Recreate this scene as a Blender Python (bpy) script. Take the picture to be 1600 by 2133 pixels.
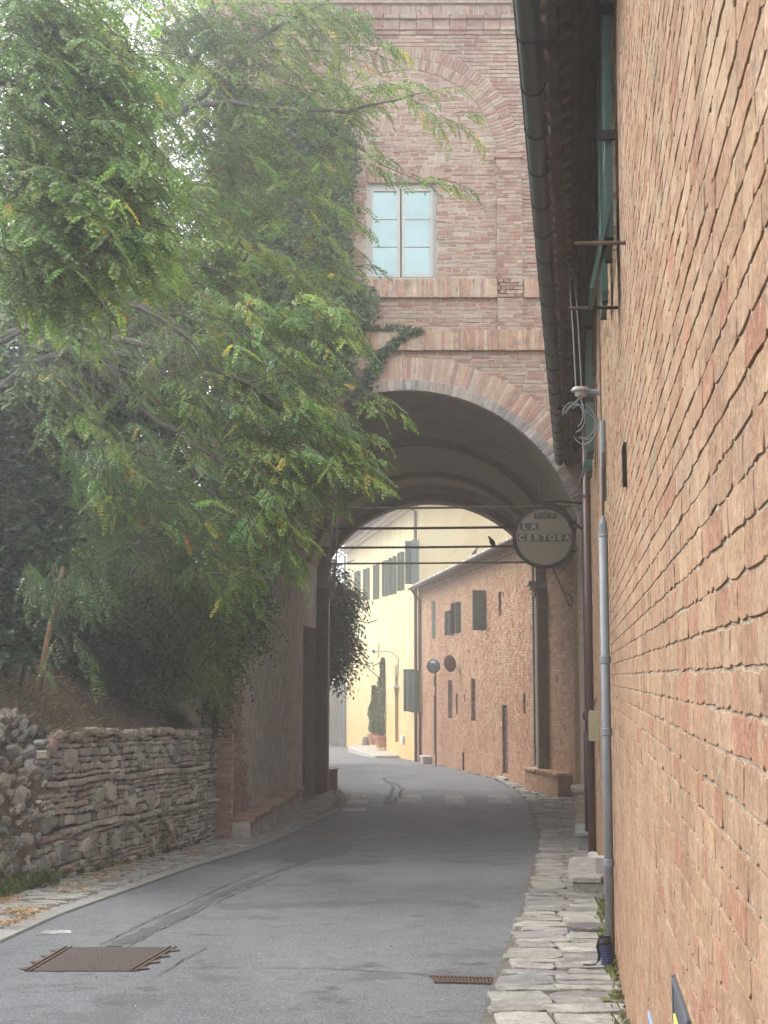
import bpy, math, random
import numpy as np
from mathutils import Vector, Matrix
R = math.radians
random.seed(7)
rng = np.random.default_rng(7)
SC = bpy.context.scene
COL = SC.collection
for _o in list(bpy.data.objects):
    bpy.data.objects.remove(_o)

# ------------------------------------------------------------------ camera, sky, sun, exposure
EYE = 1.55
FPX, CX, CY = 3030.0, 800.0, 1066.5      # focal length and centre of a 1600 x 2133 picture
PITCH = math.atan(344.0 / FPX)
cam_d = bpy.data.cameras.new('camera')
cam_d.sensor_fit = 'VERTICAL'
cam_d.sensor_height = 36.0
cam_d.lens = FPX / 2133.0 * 36.0
cam_d.clip_start = 0.05
cam_d.clip_end = 2000
cam = bpy.data.objects.new('camera', cam_d)
COL.objects.link(cam)
cam.location = (0, 0, EYE)
cam.rotation_euler = (R(90) + PITCH, 0, 0)
SC.camera = cam

SUN_EL, SUN_AZ = R(48), R(290)
world = bpy.data.worlds.new("World")
SC.world = world
world.use_nodes = True
wn, wl = world.node_tree.nodes, world.node_tree.links
wn.clear()
w_out = wn.new('ShaderNodeOutputWorld'); w_bg = wn.new('ShaderNodeBackground')
w_sky = wn.new('ShaderNodeTexSky')
w_sky.sky_type = 'NISHITA'; w_sky.sun_disc = False
w_sky.sun_elevation = SUN_EL; w_sky.sun_rotation = SUN_AZ
w_sky.air_density = 1.0; w_sky.dust_density = 4.0; w_sky.ozone_density = 1.0
w_hs = wn.new('ShaderNodeHueSaturation'); w_hs.inputs['Saturation'].default_value = 0.16   # overcast: the blue is gone
w_mx = wn.new('ShaderNodeMix'); w_mx.data_type = 'RGBA'; w_mx.inputs[0].default_value = 0.65
w_mx.inputs[7].default_value = (8.4, 8.7, 9.2, 1)
wl.new(w_sky.outputs[0], w_hs.inputs['Color']); wl.new(w_hs.outputs[0], w_mx.inputs[6])
wl.new(w_mx.outputs[2], w_bg.inputs['Color'])
w_bg.inputs['Strength'].default_value = 0.15
wl.new(w_bg.outputs[0], w_out.inputs['Surface'])

sun_d = bpy.data.lights.new('sun', 'SUN')
sun_d.energy = 1.3; sun_d.angle = R(35); sun_d.color = (1.0, 0.96, 0.90)
sun = bpy.data.objects.new('sun', sun_d); COL.objects.link(sun)
# sun_rotation runs clockwise from +Y; the lamp comes from the same direction
_sd = Vector((math.sin(SUN_AZ) * math.cos(SUN_EL), math.cos(SUN_AZ) * math.cos(SUN_EL), math.sin(SUN_EL)))
sun.rotation_euler = _sd.to_track_quat('Z', 'Y').to_euler()
SC.view_settings.view_transform = 'Standard'
SC.view_settings.look = 'None'
SC.view_settings.gamma = 1.0
SC.view_settings.use_curve_mapping = False
SC.view_settings.exposure = 1.45
SC.cycles.use_denoising = True
SC.cycles.volume_bounces = 3
SC.cycles.max_bounces = 7
SC.cycles.diffuse_bounces = 4
SC.cycles.transparent_max_bounces = 8
HAZE_DENSITY = 0.0052

# ------------------------------------------------------------------ survey helpers
_s, _c = math.sin(PITCH), math.cos(PITCH)
def ray(px, py):
    u, v = (px - CX) / FPX, (CY - py) / FPX
    return Vector((u, _c - v * _s, _s + v * _c))
def P(px, py, Y):                         # point seen at px, py at distance Y down the street
    d = ray(px, py); t = Y / d.y
    return Vector((d.x * t, Y, EYE + d.z * t))
_KY = np.array([-60, -10, 0, 10, 17, 22, 25, 28, 31, 34, 38, 42, 61, 86, 150, 300.])
_KZ = np.array([-1.2, 1.09, 1.55, 2.03, 2.37, 2.61, 2.73, 2.81, 2.86, 2.90, 2.94, 2.98, 3.48, 4.05, 5.5, 8.0])
def zg(Y):
    return EYE - float(np.interp(Y, _KY, _KZ))
def G(px, py):                            # point of the road surface seen at px, py
    d = ray(px, py)
    lo, hi = 1.0, 250.0
    for _ in range(50):
        m = (lo + hi) / 2
        if EYE + d.z * m / d.y > zg(m): lo = m
        else: hi = m
    t = lo / d.y
    return Vector((d.x * t, lo, zg(lo)))
def proj(p):
    x, y, z = p[0], p[1], p[2] - EYE
    dep = y * _c + z * _s
    return CX + FPX * x / dep, CY - FPX * (z * _c - y * _s) / dep, dep

# ------------------------------------------------------------------ mesh builder
class MB:
    def __init__(self):
        self.v = []; self.f = []; self.c = []; self.n = 0
    def add(self, verts, faces, col=(.5, .5, .5)):
        verts = np.asarray(verts, float).reshape(-1, 3)
        by = {}
        for f in faces: by.setdefault(len(f), []).append(f)
        for k, fs in by.items(): self.f.append((k, np.asarray(fs, int) + self.n))
        self.v.append(verts); self.n += len(verts)
        c = np.asarray(col, float)
        self.c.append(np.broadcast_to(c, (len(verts), 3)) if c.ndim == 1 else c)
        return self
    def batch(self, V, faces, cols):      # V (N,k,3); faces over k; cols (N,3)
        N, k, _ = V.shape
        if N == 0: return self
        by = {}
        for f in faces: by.setdefault(len(f), []).append(f)
        off = (np.arange(N) * k)[:, None, None] + self.n
        for q, fs in by.items():
            self.f.append((q, (np.asarray(fs, int)[None] + off).reshape(-1, q)))
        self.v.append(V.reshape(-1, 3)); self.n += N * k
        self.c.append(np.repeat(np.asarray(cols, float), k, axis=0))
        return self
    def mesh(self, name, origin=(0, 0, 0), smooth=False):
        v = np.concatenate(self.v) - np.asarray(origin, float)
        c = np.concatenate(self.c)
        me = bpy.data.meshes.new(name)
        me.vertices.add(len(v)); me.vertices.foreach_set('co', v.astype(np.float32).ravel())
        loops = np.concatenate([f.ravel() for k, f in self.f])
        tot = np.concatenate([np.full(len(f), k) for k, f in self.f])
        st = np.concatenate([[0], np.cumsum(tot)[:-1]])
        me.loops.add(len(loops)); me.loops.foreach_set('vertex_index', loops.astype(np.int32))
        me.polygons.add(len(tot))
        me.polygons.foreach_set('loop_start', st.astype(np.int32))
        me.polygons.foreach_set('use_smooth', np.full(len(tot), bool(smooth)))
        at = me.color_attributes.new('col', 'FLOAT_COLOR', 'POINT')
        at.data.foreach_set('color', np.concatenate([c, np.ones((len(c), 1))], 1).astype(np.float32).ravel())
        me.update(calc_edges=True)
        me.validate()
        return me
    def build(self, name, mat, parent=None, origin=None, smooth=False):
        if origin is None: origin = (0, 0, 0)
        me = self.mesh(name, origin, smooth)
        me.materials.append(mat)
        o = bpy.data.objects.new(name, me); COL.objects.link(o)
        if parent is not None:
            o.parent = parent
            o.location = Vector(origin) - wloc(parent)
        else: o.location = origin
        return o
    # --- shapes
    def box(self, c, s, col=(.5, .5, .5), U=(1, 0, 0), V=(0, 1, 0), W=(0, 0, 1), taper=1.0):
        c = np.asarray(c, float); U, V, W = (np.asarray(a, float) for a in (U, V, W))
        vs = []
        for z in (-.5, .5):
            k = taper if z > 0 else 1.0
            for x, y in ((-.5, -.5), (.5, -.5), (.5, .5), (-.5, .5)):
                vs.append(c + U * s[0] * x * k + V * s[1] * y * k + W * s[2] * z)
        return self.add(vs, [(0, 3, 2, 1), (4, 5, 6, 7), (0, 1, 5, 4), (1, 2, 6, 5), (2, 3, 7, 6), (3, 0, 4, 7)], col)
    def quad(self, a, b, c, d, col=(.5, .5, .5)):
        return self.add([a, b, c, d], [(0, 1, 2, 3)], col)
    def tube(self, pts, rad, col=(.5, .5, .5), n=8, caps=True):
        pts = [np.asarray(p, float) for p in pts]
        if np.isscalar(rad): rad = [rad] * len(pts)
        vs = []; N = len(pts)
        up = None
        for i, p in enumerate(pts):
            d = pts[min(i + 1, N - 1)] - pts[max(i - 1, 0)]
            d = d / (np.linalg.norm(d) + 1e-9)
            if up is None:
                up = np.cross(d, (0, 0, 1.)) if abs(d[2]) < .9 else np.cross(d, (0, 1., 0))
            up = up - d * up.dot(d); up /= np.linalg.norm(up) + 1e-9
            w = np.cross(d, up)
            for k in range(n):
                a = 2 * math.pi * k / n
                vs.append(p + (up * math.cos(a) + w * math.sin(a)) * rad[i])
        fs = [(i * n + k, i * n + (k + 1) % n, (i + 1) * n + (k + 1) % n, (i + 1) * n + k) for i in range(N - 1) for k in range(n)]
        if caps: fs += [tuple(range(n))[::-1], tuple((N - 1) * n + k for k in range(n))]
        return self.add(vs, fs, col)
    def lathe(self, base, prof, col=(.5, .5, .5), n=20, A=(1, 0, 0), B=(0, 1, 0), W=(0, 0, 1), caps=True):
        base = np.asarray(base, float); A, B, W = (np.asarray(a, float) for a in (A, B, W))
        vs = [base + (A * math.cos(2 * math.pi * k / n) + B * math.sin(2 * math.pi * k / n)) * r + W * h for r, h in prof for k in range(n)]
        m = len(prof)
        fs = [(i * n + k, i * n + (k + 1) % n, (i + 1) * n + (k + 1) % n, (i + 1) * n + k) for i in range(m - 1) for k in range(n)]
        if caps: fs += [tuple(range(n))[::-1], tuple((m - 1) * n + k for k in range(n))]
        return self.add(vs, fs, col)
    def grid(self, F, nu, nv, col=(.5, .5, .5)):
        vs = [F(i / nu, j / nv) for i in range(nu + 1) for j in range(nv + 1)]
        fs = [(i * (nv + 1) + j, (i + 1) * (nv + 1) + j, (i + 1) * (nv + 1) + j + 1, i * (nv + 1) + j + 1) for i in range(nu) for j in range(nv)]
        return self.add(vs, fs, col)

def wloc(o):
    p = Vector(o.location)
    while o.parent: o = o.parent; p += o.location
    return p
def thing(name, label, cat, loc=(0, 0, 0), group=None):
    o = bpy.data.objects.new(name, None); COL.objects.link(o)
    o.location = loc; o['label'] = label; o['category'] = cat
    o.empty_display_size = .2
    if group: o['group'] = group
    return o
def tag(o, label=None, cat=None, group=None, kind=None):
    if label: o['label'] = label
    if cat: o['category'] = cat
    if group: o['group'] = group
    if kind: o['kind'] = kind
    return o

# ------------------------------------------------------------------ materials
def mat(name, base=None, rough=.85, noise=(6, .25), fine=(60, .15), bump=(40, .3, .01), stain=None, metal=0, spec=.3,
        trans=None, big=None, coat=0, hmix=None):
    """base: colour or None for the mesh attribute 'col'. noise/fine: (scale, strength) value variation. bump: (scale, strength, distance).
    stain: (scale, threshold, colour, amount). big: (scale, strength) slow variation."""
    m = bpy.data.materials.new(name); m.use_nodes = True
    n, l = m.node_tree.nodes, m.node_tree.links
    n.clear()
    out = n.new('ShaderNodeOutputMaterial'); bs = n.new('ShaderNodeBsdfPrincipled')
    geo = n.new('ShaderNodeNewGeometry')
    pos = geo.outputs['Position']
    if base is None:
        a = n.new('ShaderNodeAttribute'); a.attribute_name = 'col'; c = a.outputs['Color']
    else:
        rgb = n.new('ShaderNodeRGB'); rgb.outputs[0].default_value = (*base, 1); c = rgb.outputs[0]
    def nz(scale, detail=4, rgh=.6):
        t = n.new('ShaderNodeTexNoise'); t.inputs['Scale'].default_value = scale
        t.inputs['Detail'].default_value = detail; t.inputs['Roughness'].default_value = rgh
        l.new(pos, t.inputs['Vector']); return t
    def vary(c, scale, amt, detail=4):
        t = nz(scale, detail)
        r = n.new('ShaderNodeMapRange'); r.inputs[1].default_value = .3; r.inputs[2].default_value = .7
        r.inputs[3].default_value = 1 - amt; r.inputs[4].default_value = 1 + amt
        l.new(t.outputs['Fac'], r.inputs[0])
        x = n.new('ShaderNodeVectorMath'); x.operation = 'SCALE'
        l.new(c, x.inputs[0]); l.new(r.outputs[0], x.inputs['Scale']); return x.outputs[0]
    for q in (noise, fine, big):
        if q and q[1]: c = vary(c, q[0], q[1])
    if stain:
        for st in (stain if isinstance(stain, list) else [stain]):
            t = nz(st[0], 6, .65)
            r = n.new('ShaderNodeMapRange'); r.inputs[1].default_value = st[1]; r.inputs[2].default_value = st[1] + .12
            r.inputs[3].default_value = 0; r.inputs[4].default_value = st[3]
            l.new(t.outputs['Fac'], r.inputs[0])
            x = n.new('ShaderNodeMix'); x.data_type = 'RGBA'; x.inputs[7].default_value = (*st[2], 1)
            l.new(r.outputs[0], x.inputs[0]); l.new(c, x.inputs[6]); c = x.outputs[2]
    if hmix:                                  # weathering that changes with height, ragged edge: (z low, z high, colour, amount, scale)
        sp = n.new('ShaderNodeSeparateXYZ'); l.new(pos, sp.inputs[0]); t = nz(hmix[4], 5, .65)
        ad = n.new('ShaderNodeMath'); ad.operation = 'MULTIPLY_ADD'; l.new(t.outputs['Fac'], ad.inputs[0]); ad.inputs[1].default_value = (hmix[1] - hmix[0]) * 1.6; l.new(sp.outputs['Z'], ad.inputs[2])
        off = (hmix[1] - hmix[0]) * .8
        r = n.new('ShaderNodeMapRange'); r.inputs[1].default_value = hmix[0] + off; r.inputs[2].default_value = hmix[1] + off; r.inputs[3].default_value = hmix[3]; r.inputs[4].default_value = 0; l.new(ad.outputs[0], r.inputs[0])
        x = n.new('ShaderNodeMix'); x.data_type = 'RGBA'; x.inputs[7].default_value = (*hmix[2], 1); l.new(r.outputs[0], x.inputs[0]); l.new(c, x.inputs[6]); c = x.outputs[2]
    l.new(c, bs.inputs['Base Color'])
    bs.inputs['Roughness'].default_value = rough; bs.inputs['Metallic'].default_value = metal
    bs.inputs['Specular IOR Level'].default_value = spec
    bs.inputs['Coat Weight'].default_value = coat
    if bump:
        t = nz(bump[0], 5, .65); b = n.new('ShaderNodeBump')
        b.inputs['Strength'].default_value = bump[1]; b.inputs['Distance'].default_value = bump[2]
        l.new(t.outputs['Fac'], b.inputs['Height']); l.new(b.outputs[0], bs.inputs['Normal'])
    if trans:
        tr = n.new('ShaderNodeBsdfTranslucent'); mx = n.new('ShaderNodeMixShader'); mx.inputs[0].default_value = trans
        g = n.new('ShaderNodeVectorMath'); g.operation = 'MULTIPLY'; g.inputs[1].default_value = (1.25, 1.35, .6)
        l.new(c, g.inputs[0]); l.new(g.outputs[0], tr.inputs['Color'])
        l.new(bs.outputs[0], mx.inputs[1]); l.new(tr.outputs[0], mx.inputs[2]); l.new(mx.outputs[0], out.inputs['Surface'])
    else: l.new(bs.outputs[0], out.inputs['Surface'])
    return m

M_brick_near = mat('brick_near', None, .95, (13, .24), (60, .38), (42, 1, .006), [(4, .52, (.36, .275, .18), .55), (34, .57, (.46, .385, .295), .65), (26, .64, (.12, .08, .055), .7), (95, .62, (.13, .09, .06), .6)], hmix=(.2, 3.2, (.33, .18, .115), .35, 1.2), big=(1.3, .20))
M_mortar_near = mat('mortar_near', (.35, .285, .215), .95, (12, .2), (90, .25), (60, .8, .02), (14, .54, (.17, .12, .085), .6))
M_brick = mat('brick', None, .92, (7, .18), (50, .2), (40, .5, .012), [(1.6, .54, (.38, .31, .24), .6), (14, .60, (.50, .45, .39), .55), (20, .66, (.08, .06, .05), .6)])
M_mortar = mat('mortar', (.42, .37, .31), .95, (8, .2), (60, .2), (40, .6, .02), (3, .58, (.25, .20, .16), .5))
M_soot = mat('soldier_brick', None, .92, (9, .2), (60, .2), (40, .5, .012), [(3.5, .52, (.10, .085, .07), .6), (12, .6, (.55, .50, .44), .45)])
M_brick_far = mat('brick_far', None, .92, (5, .15), (30, .15), (30, .4, .012), [(.7, .50, (.50, .38, .22), .6), (3, .58, (.56, .49, .38), .5)], hmix=(-1.6, 2.2, (.33, .15, .09), .5, .8))
M_mortar_far = mat('mortar_far', (.26, .19, .14), .95, (8, .2), None, (30, .5, .02), (.8, .52, (.5, .40, .28), .6))
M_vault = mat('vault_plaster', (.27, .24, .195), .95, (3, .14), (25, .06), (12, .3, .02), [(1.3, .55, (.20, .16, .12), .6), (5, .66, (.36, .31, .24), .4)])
M_plaster = mat('old_plaster', (.43, .385, .335), .95, (4, .3), (25, .25), (14, .9, .05), [(2.2, .56, (.24, .17, .13), .5), (1.1, .55, (.33, .30, .26), .6), (7, .62, (.08, .065, .05), .7)])
M_yellow = mat('yellow_plaster', (.57, .48, .28), .95, (1.2, .12), (9, .08), (8, .2, .02), [(.45, .5, (.60, .55, .38), .6), (6, .68, (.35, .30, .2), .5), (1.1, .60, (.42, .30, .12), .5)], hmix=(-1.5, 3.2, (.52, .34, .13), .75, .6))
M_stone = mat('stone', None, .93, (10, .2), (60, .25), (35, .8, .02), [(7, .58, (.42, .40, .36), .6), (2.2, .58, (.10, .11, .045), .55), (16, .64, (.04, .035, .03), .6)])
M_slab = mat('slab', None, .9, (5, .22), (45, .25), (26, 1, .02), [(4, .55, (.52, .50, .45), .5), (7, .55, (.15, .135, .115), .65), (24, .62, (.09, .08, .07), .6)])
M_earth = mat('earth', (.115, .085, .055), 1, (4, .35), (30, .4), (12, 1, .08), (6, .6, (.22, .17, .11), .6))
M_joint = mat('joint_earth', (.13, .12, .10), 1, (8, .3), (60, .35), (30, .8, .03), (5, .6, (.09, .08, .06), .6))
M_metal_dark = mat('dark_metal', (.035, .03, .03), .5, (12, .25), None, None, None, .6, .5)
M_rust = mat('rusty_iron', (.10, .065, .05), .75, (20, .3), (90, .2), (60, .4, .004), None, .3, .4)
M_gutter = mat('gutter_metal', (.05, .054, .054), .45, (5, .2), (40, .1), None, (2, .6, (.05, .045, .04), .5), .6, .5)
M_pipe_grey = mat('grey_pipe', (.19, .212, .23), .55, (6, .1), (60, .1), None, (9, .64, (.25, .22, .18), .5), 0, .4)
M_pipe_brown = mat('brown_pipe', (.075, .042, .042), .5, (6, .15), None, None, (4, .6, (.05, .04, .04), .5), 0, .4)
M_green = mat('green_paint', (.035, .085, .07), .55, (6, .15), (50, .12), (50, .2, .004), (9, .62, (.02, .04, .035), .5), 0, .4)
M_shut_grey = mat('grey_green_shutter', (.11, .145, .13), .7, (8, .15), None, None, None)
M_wood_dark = mat('dark_wood', (.06, .042, .032), .8, (8, .3), (60, .2), (50, .4, .008))
M_wood = mat('bark_pale', (.17, .11, .06), .9, (10, .3), (50, .2), (40, .6, .01))
M_bark = mat('bark', (.085, .078, .065), .95, (10, .3), (50, .3), (30, .8, .02), (14, .62, (.17, .17, .14), .5))
M_twig = mat('twig', None, .95, (10, .3), None, None)
M_leaf = mat('leaf', None, .42, (3, .15), None, None, None, 0, .45, .48, (.9, .22))
M_leafdark = mat('ivy_leaf', None, .40, (4, .2), None, None, None, 0, .5, .30, (.9, .25))
M_dry = mat('dry_leaf', None, .85, (10, .2), None, None, None, 0, .2, .2)
M_terra = mat('terracotta', None, .85, (4, .15), (40, .12), (30, .3, .008), (5, .6, (.45, .35, .27), .4))
M_black = mat('black_iron', (.02, .018, .018), .6, (30, .2), None, None, None, .4, .4)
M_white = mat('white_paint', (.62, .62, .60), .6, (8, .08), None, None, (14, .64, (.35, .3, .25), .4), 0, .4)
M_generic = mat('painted', None, .55, (10, .08), None, None, None, 0, .4)
M_hole = mat('dark_recess', (.03, .024, .02), 1, (8, .2), None, None)
# ------------------------------------------------------------------ masonry helpers
class Frame:                                 # a wall plane: O origin, U along, V up, N outwards
    def __init__(s, O, U, N=None, V=(0, 0, 1)):
        s.O = np.asarray(O, float); s.U = np.asarray(U, float) / np.linalg.norm(U); s.V = np.asarray(V, float)
        s.N = np.cross(s.U, s.V) if N is None else np.asarray(N, float) / np.linalg.norm(N)
    def at(s, u, v, n=0): return s.O + s.U * u + s.V * v + s.N * n
    def hit(s, px, py, off=0):               # (u, v) where the sight line meets the plane standing off by off
        d = np.array(ray(px, py)); o = np.array([0, 0, EYE]); Q = s.O + s.N * off
        t = (Q - o).dot(s.N) / d.dot(s.N); p = o + d * t - Q
        return p.dot(s.U), p.dot(s.V)
    def pt(s, px, py, off=0):
        u, v = s.hit(px, py, off); return s.at(u, v, off)

_T12 = np.array([(-.5, -.40), (-.40, -.5), (0, -.5), (.40, -.5), (.5, -.40), (.5, 0), (.5, .40), (.40, .5), (0, .5), (-.40, .5), (-.5, .40), (-.5, 0)])
_E12 = np.array([(math.cos(math.atan2(y, x)) * .5, math.sin(math.atan2(y, x)) * .5) for x, y in _T12])
_F12 = [(i, (i + 1) % 12, 12 + (i + 1) % 12, 12 + i) for i in range(12)] + [(12 + i, 12 + (i + 1) % 12, 24 + (i + 1) % 12, 24 + i) for i in range(12)] + [(24 + i, 24 + (i + 1) % 12, 36) for i in range(12)]
_T4 = np.array([(-.5, -.5), (.5, -.5), (.5, .5), (-.5, .5)])
_F4 = [(0, 1, 5, 4), (1, 2, 6, 5), (2, 3, 7, 6), (3, 0, 4, 7), (4, 5, 6, 7)]
def blocks(pos, U, V, W, size, jit=.003, bev=.006, rnd=0, rot=None, fine=True, dome=0):
    """pos (N,3) = middle of the front face; size (N,3) along U, V and depth behind the face along -W; returns (N,k,3) and faces."""
    N = len(pos); pos = np.asarray(pos, float); size = np.asarray(size, float)
    U, V, W = (np.broadcast_to(np.asarray(a, float), (N, 3)) for a in (U, V, W))
    rnd = np.broadcast_to(np.asarray(rnd, float), (N,))[:, None, None]
    if fine:
        T = _T12[None] * (1 - rnd) + _E12[None] * rnd
        T = T * size[:, None, :2] + rng.normal(0, 1, (N, 12, 2)) * jit
        sc = np.maximum(1 - 2 * bev / size[:, None, :2], .35)
        z0 = np.broadcast_to(-size[:, None, 2:3], (N, 12, 1)); z1 = np.full((N, 12, 1), -bev) - dome
        z2 = np.zeros((N, 12, 1)) + rng.normal(0, jit * .25, (N, 12, 1))
        L = np.concatenate([np.concatenate([T, z0], 2), np.concatenate([T, z1], 2), np.concatenate([T * sc, z2], 2), np.zeros((N, 1, 3))], 1)
        L[:, 36, 2] = dome * .6
        F = _F12
    else:
        T = np.broadcast_to(_T4[None], (N, 4, 2)) * size[:, None, :2] + rng.normal(0, 1, (N, 4, 2)) * jit
        z0 = np.broadcast_to(-size[:, None, 2:3], (N, 4, 1)); z1 = rng.normal(0, jit * .4, (N, 4, 1))
        L = np.concatenate([np.concatenate([T, z0], 2), np.concatenate([T * .985, z1], 2)], 1)
        F = _F4
    if rot is not None:
        a = np.broadcast_to(np.asarray(rot, float), (N,)); c, s = np.cos(a)[:, None], np.sin(a)[:, None]
        x, y = L[..., 0] * c - L[..., 1] * s, L[..., 0] * s + L[..., 1] * c
        L = np.stack([x, y, L[..., 2]], -1)
    X = pos[:, None] + L[..., 0:1] * U[:, None] + L[..., 1:2] * V[:, None] + L[..., 2:3] * W[:, None]
    return X, F
def pick(pal, n, var=.10, gray=.5):
    pal = np.asarray(pal, float); c = pal[rng.integers(0, len(pal), n)]
    return np.clip(c * (1 + rng.normal(0, var, (n, 1)) * gray + rng.normal(0, var * .10, (n, 3))), .01, .9)
def emit(parent, name, X, F, cols, mat_, top=300, smooth=False, vis=None, rest=None, order=None, near=0):
    """the `top` pieces that show largest become objects of their own, the rest one stuff part."""
    N = len(X)
    if N == 0: return
    ctr = X.mean(1)
    ext = X.max(1) - X.min(1)
    px, py, dep = proj(ctr.T)
    inv = (px > -10) & (px < 1610) & (py > -10) & (py < 2143) & (dep > .4)
    if vis is not None: inv &= vis
    # size in the picture: bounding box of the projected corners
    qx, qy, _ = proj(np.moveaxis(X, -1, 0))
    area = (np.clip(qx.max(1), 0, 1600) - np.clip(qx.min(1), 0, 1600)) * (np.clip(qy.max(1), 0, 2133) - np.clip(qy.min(1), 0, 2133))
    area = np.where(inv, area, -1)
    idx = np.argsort(-area)[:top]; idx = idx[area[idx] > near]
    m = np.ones(N, bool); m[idx] = False
    for i in idx:
        b = MB(); b.add(X[i], F, cols[i]); b.build(name, mat_, parent, origin=tuple(ctr[i]), smooth=smooth)
    if m.any():
        b = MB(); b.batch(X[m], F, cols[m])
        o = b.build(rest or name + 's_beyond', mat_, parent, smooth=smooth); o['kind'] = 'stuff'
def courses(u0, u1, v0, v1, ch=.073, L=.285, joint=.010, header=.45, hj=None):
    """bricks in courses: rows of (u, v, w, h)."""
    out = []; nv = max(1, int(round((v1 - v0) / ch))); ch = (v1 - v0) / nv
    for j in range(nv):
        u = u0 - random.uniform(0, L)
        wob = 0
        while u < u1:
            w = L * random.uniform(.9, 1.06) if random.random() > header else L * random.uniform(.42, .6)
            a, b = max(u, u0), min(u + w, u1)
            if b - a > .05:
                out.append(((a + b) / 2, v0 + (j + .5) * ch, b - a - (hj or joint) * random.uniform(.6, 1.5), ch - joint * random.uniform(.7, 1.3)))
            u += w
    return np.array(out)
def holed(mb, fr, u0, u1, v0, v1, holes=(), depth=.12, col=(.5, .5, .5), back=True, off=0, maxc=3.0):
    """flat wall with rectangular holes (u0, v0, u1, v1) that have reveals and a back."""
    us = sorted(set([u0, u1] + [h[i] for h in holes for i in (0, 2) if u0 < h[i] < u1]))
    vs = sorted(set([v0, v1] + [h[i] for h in holes for i in (1, 3) if v0 < h[i] < v1]))
    for i in range(len(us) - 1):
        for j in range(len(vs) - 1):
            cu, cv = (us[i] + us[i + 1]) / 2, (vs[j] + vs[j + 1]) / 2
            if any(h[0] < cu < h[2] and h[1] < cv < h[3] for h in holes): continue
            mb.quad(fr.at(us[i], vs[j], off), fr.at(us[i + 1], vs[j], off), fr.at(us[i + 1], vs[j + 1], off), fr.at(us[i], vs[j + 1], off), col)
    for h in holes:
        d = h[4] if len(h) > 4 else depth
        a, b, c, e = (h[0], h[1]), (h[2], h[1]), (h[2], h[3]), (h[0], h[3])
        for p, q in ((a, b), (b, c), (c, e), (e, a)):
            mb.quad(fr.at(*p, off), fr.at(*p, off - d), fr.at(*q, off - d), fr.at(*q, off), col)
        if back: mb.quad(fr.at(*a, off - d), fr.at(*b, off - d), fr.at(*c, off - d), fr.at(*e, off - d), col)
def openings(parent, fr, hs, name='dark_opening'):
    for h in hs:
        g = MB(); g.quad(*[fr.at(h[i], h[j], -h[4] + .005) for i, j in ((0, 1), (2, 1), (2, 3), (0, 3))]); g.build(name, M_hole, parent)
def keep(r, holes, pad=.0):
    """brick rows minus the ones that reach into a hole; bricks at the edge are cut to it."""
    out = []
    for u, v, w, h in r:
        ok = True
        for H in holes:
            if abs(v - (H[1] + H[3]) / 2) < (H[3] - H[1]) / 2 + h * .3 and u + w / 2 > H[0] and u - w / 2 < H[2]:
                if u < H[0] and H[0] - (u - w / 2) > .06: w2 = H[0] - (u - w / 2); u, w = u - w / 2 + w2 / 2, w2
                elif u > H[2] and (u + w / 2) - H[2] > .06: w2 = (u + w / 2) - H[2]; u, w = u + w / 2 - w2 / 2, w2
                else: ok = False; break
        if ok: out.append((u, v, w, h))
    return np.array(out)
def wall_bricks(fr, r, proud=.008, depth=.03, **k):
    pos = fr.O + r[:, :1] * fr.U + r[:, 1:2] * fr.V + fr.N * (proud + rng.normal(0, k.pop('uneven', .0015), (len(r), 1)))
    return blocks(pos, fr.U, fr.V, fr.N, np.stack([r[:, 2], r[:, 3], np.full(len(r), depth)], 1), **k)

# ------------------------------------------------------------------ plan of the place
WB = .1304                                           # the near house runs along X = WD + WB * Y
WD = .27
RW = Frame((WD, 0, 0), (1 * WB, 1, 0), (-1, WB, 0))  # near house, facade towards the street
FY = 25.0
FA = Frame((0, FY, 0), (1, 0, 0), (0, -1, 0))        # gatehouse facade, towards the camera
BKY = 37.8
def XC(Y): return .388 + .0672 * (Y - FY)            # middle of the passage
CZ = EYE + 1.87                                      # centre of the vault circle
VR = 3.09; HW = 2.95
def XR(Y): return -4.1 + .1337 * (Y - 15.5)          # foot of the retaining wall
def ZR(Y): return EYE - .69 - .034 * (Y - 18.6)      # its top

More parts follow.
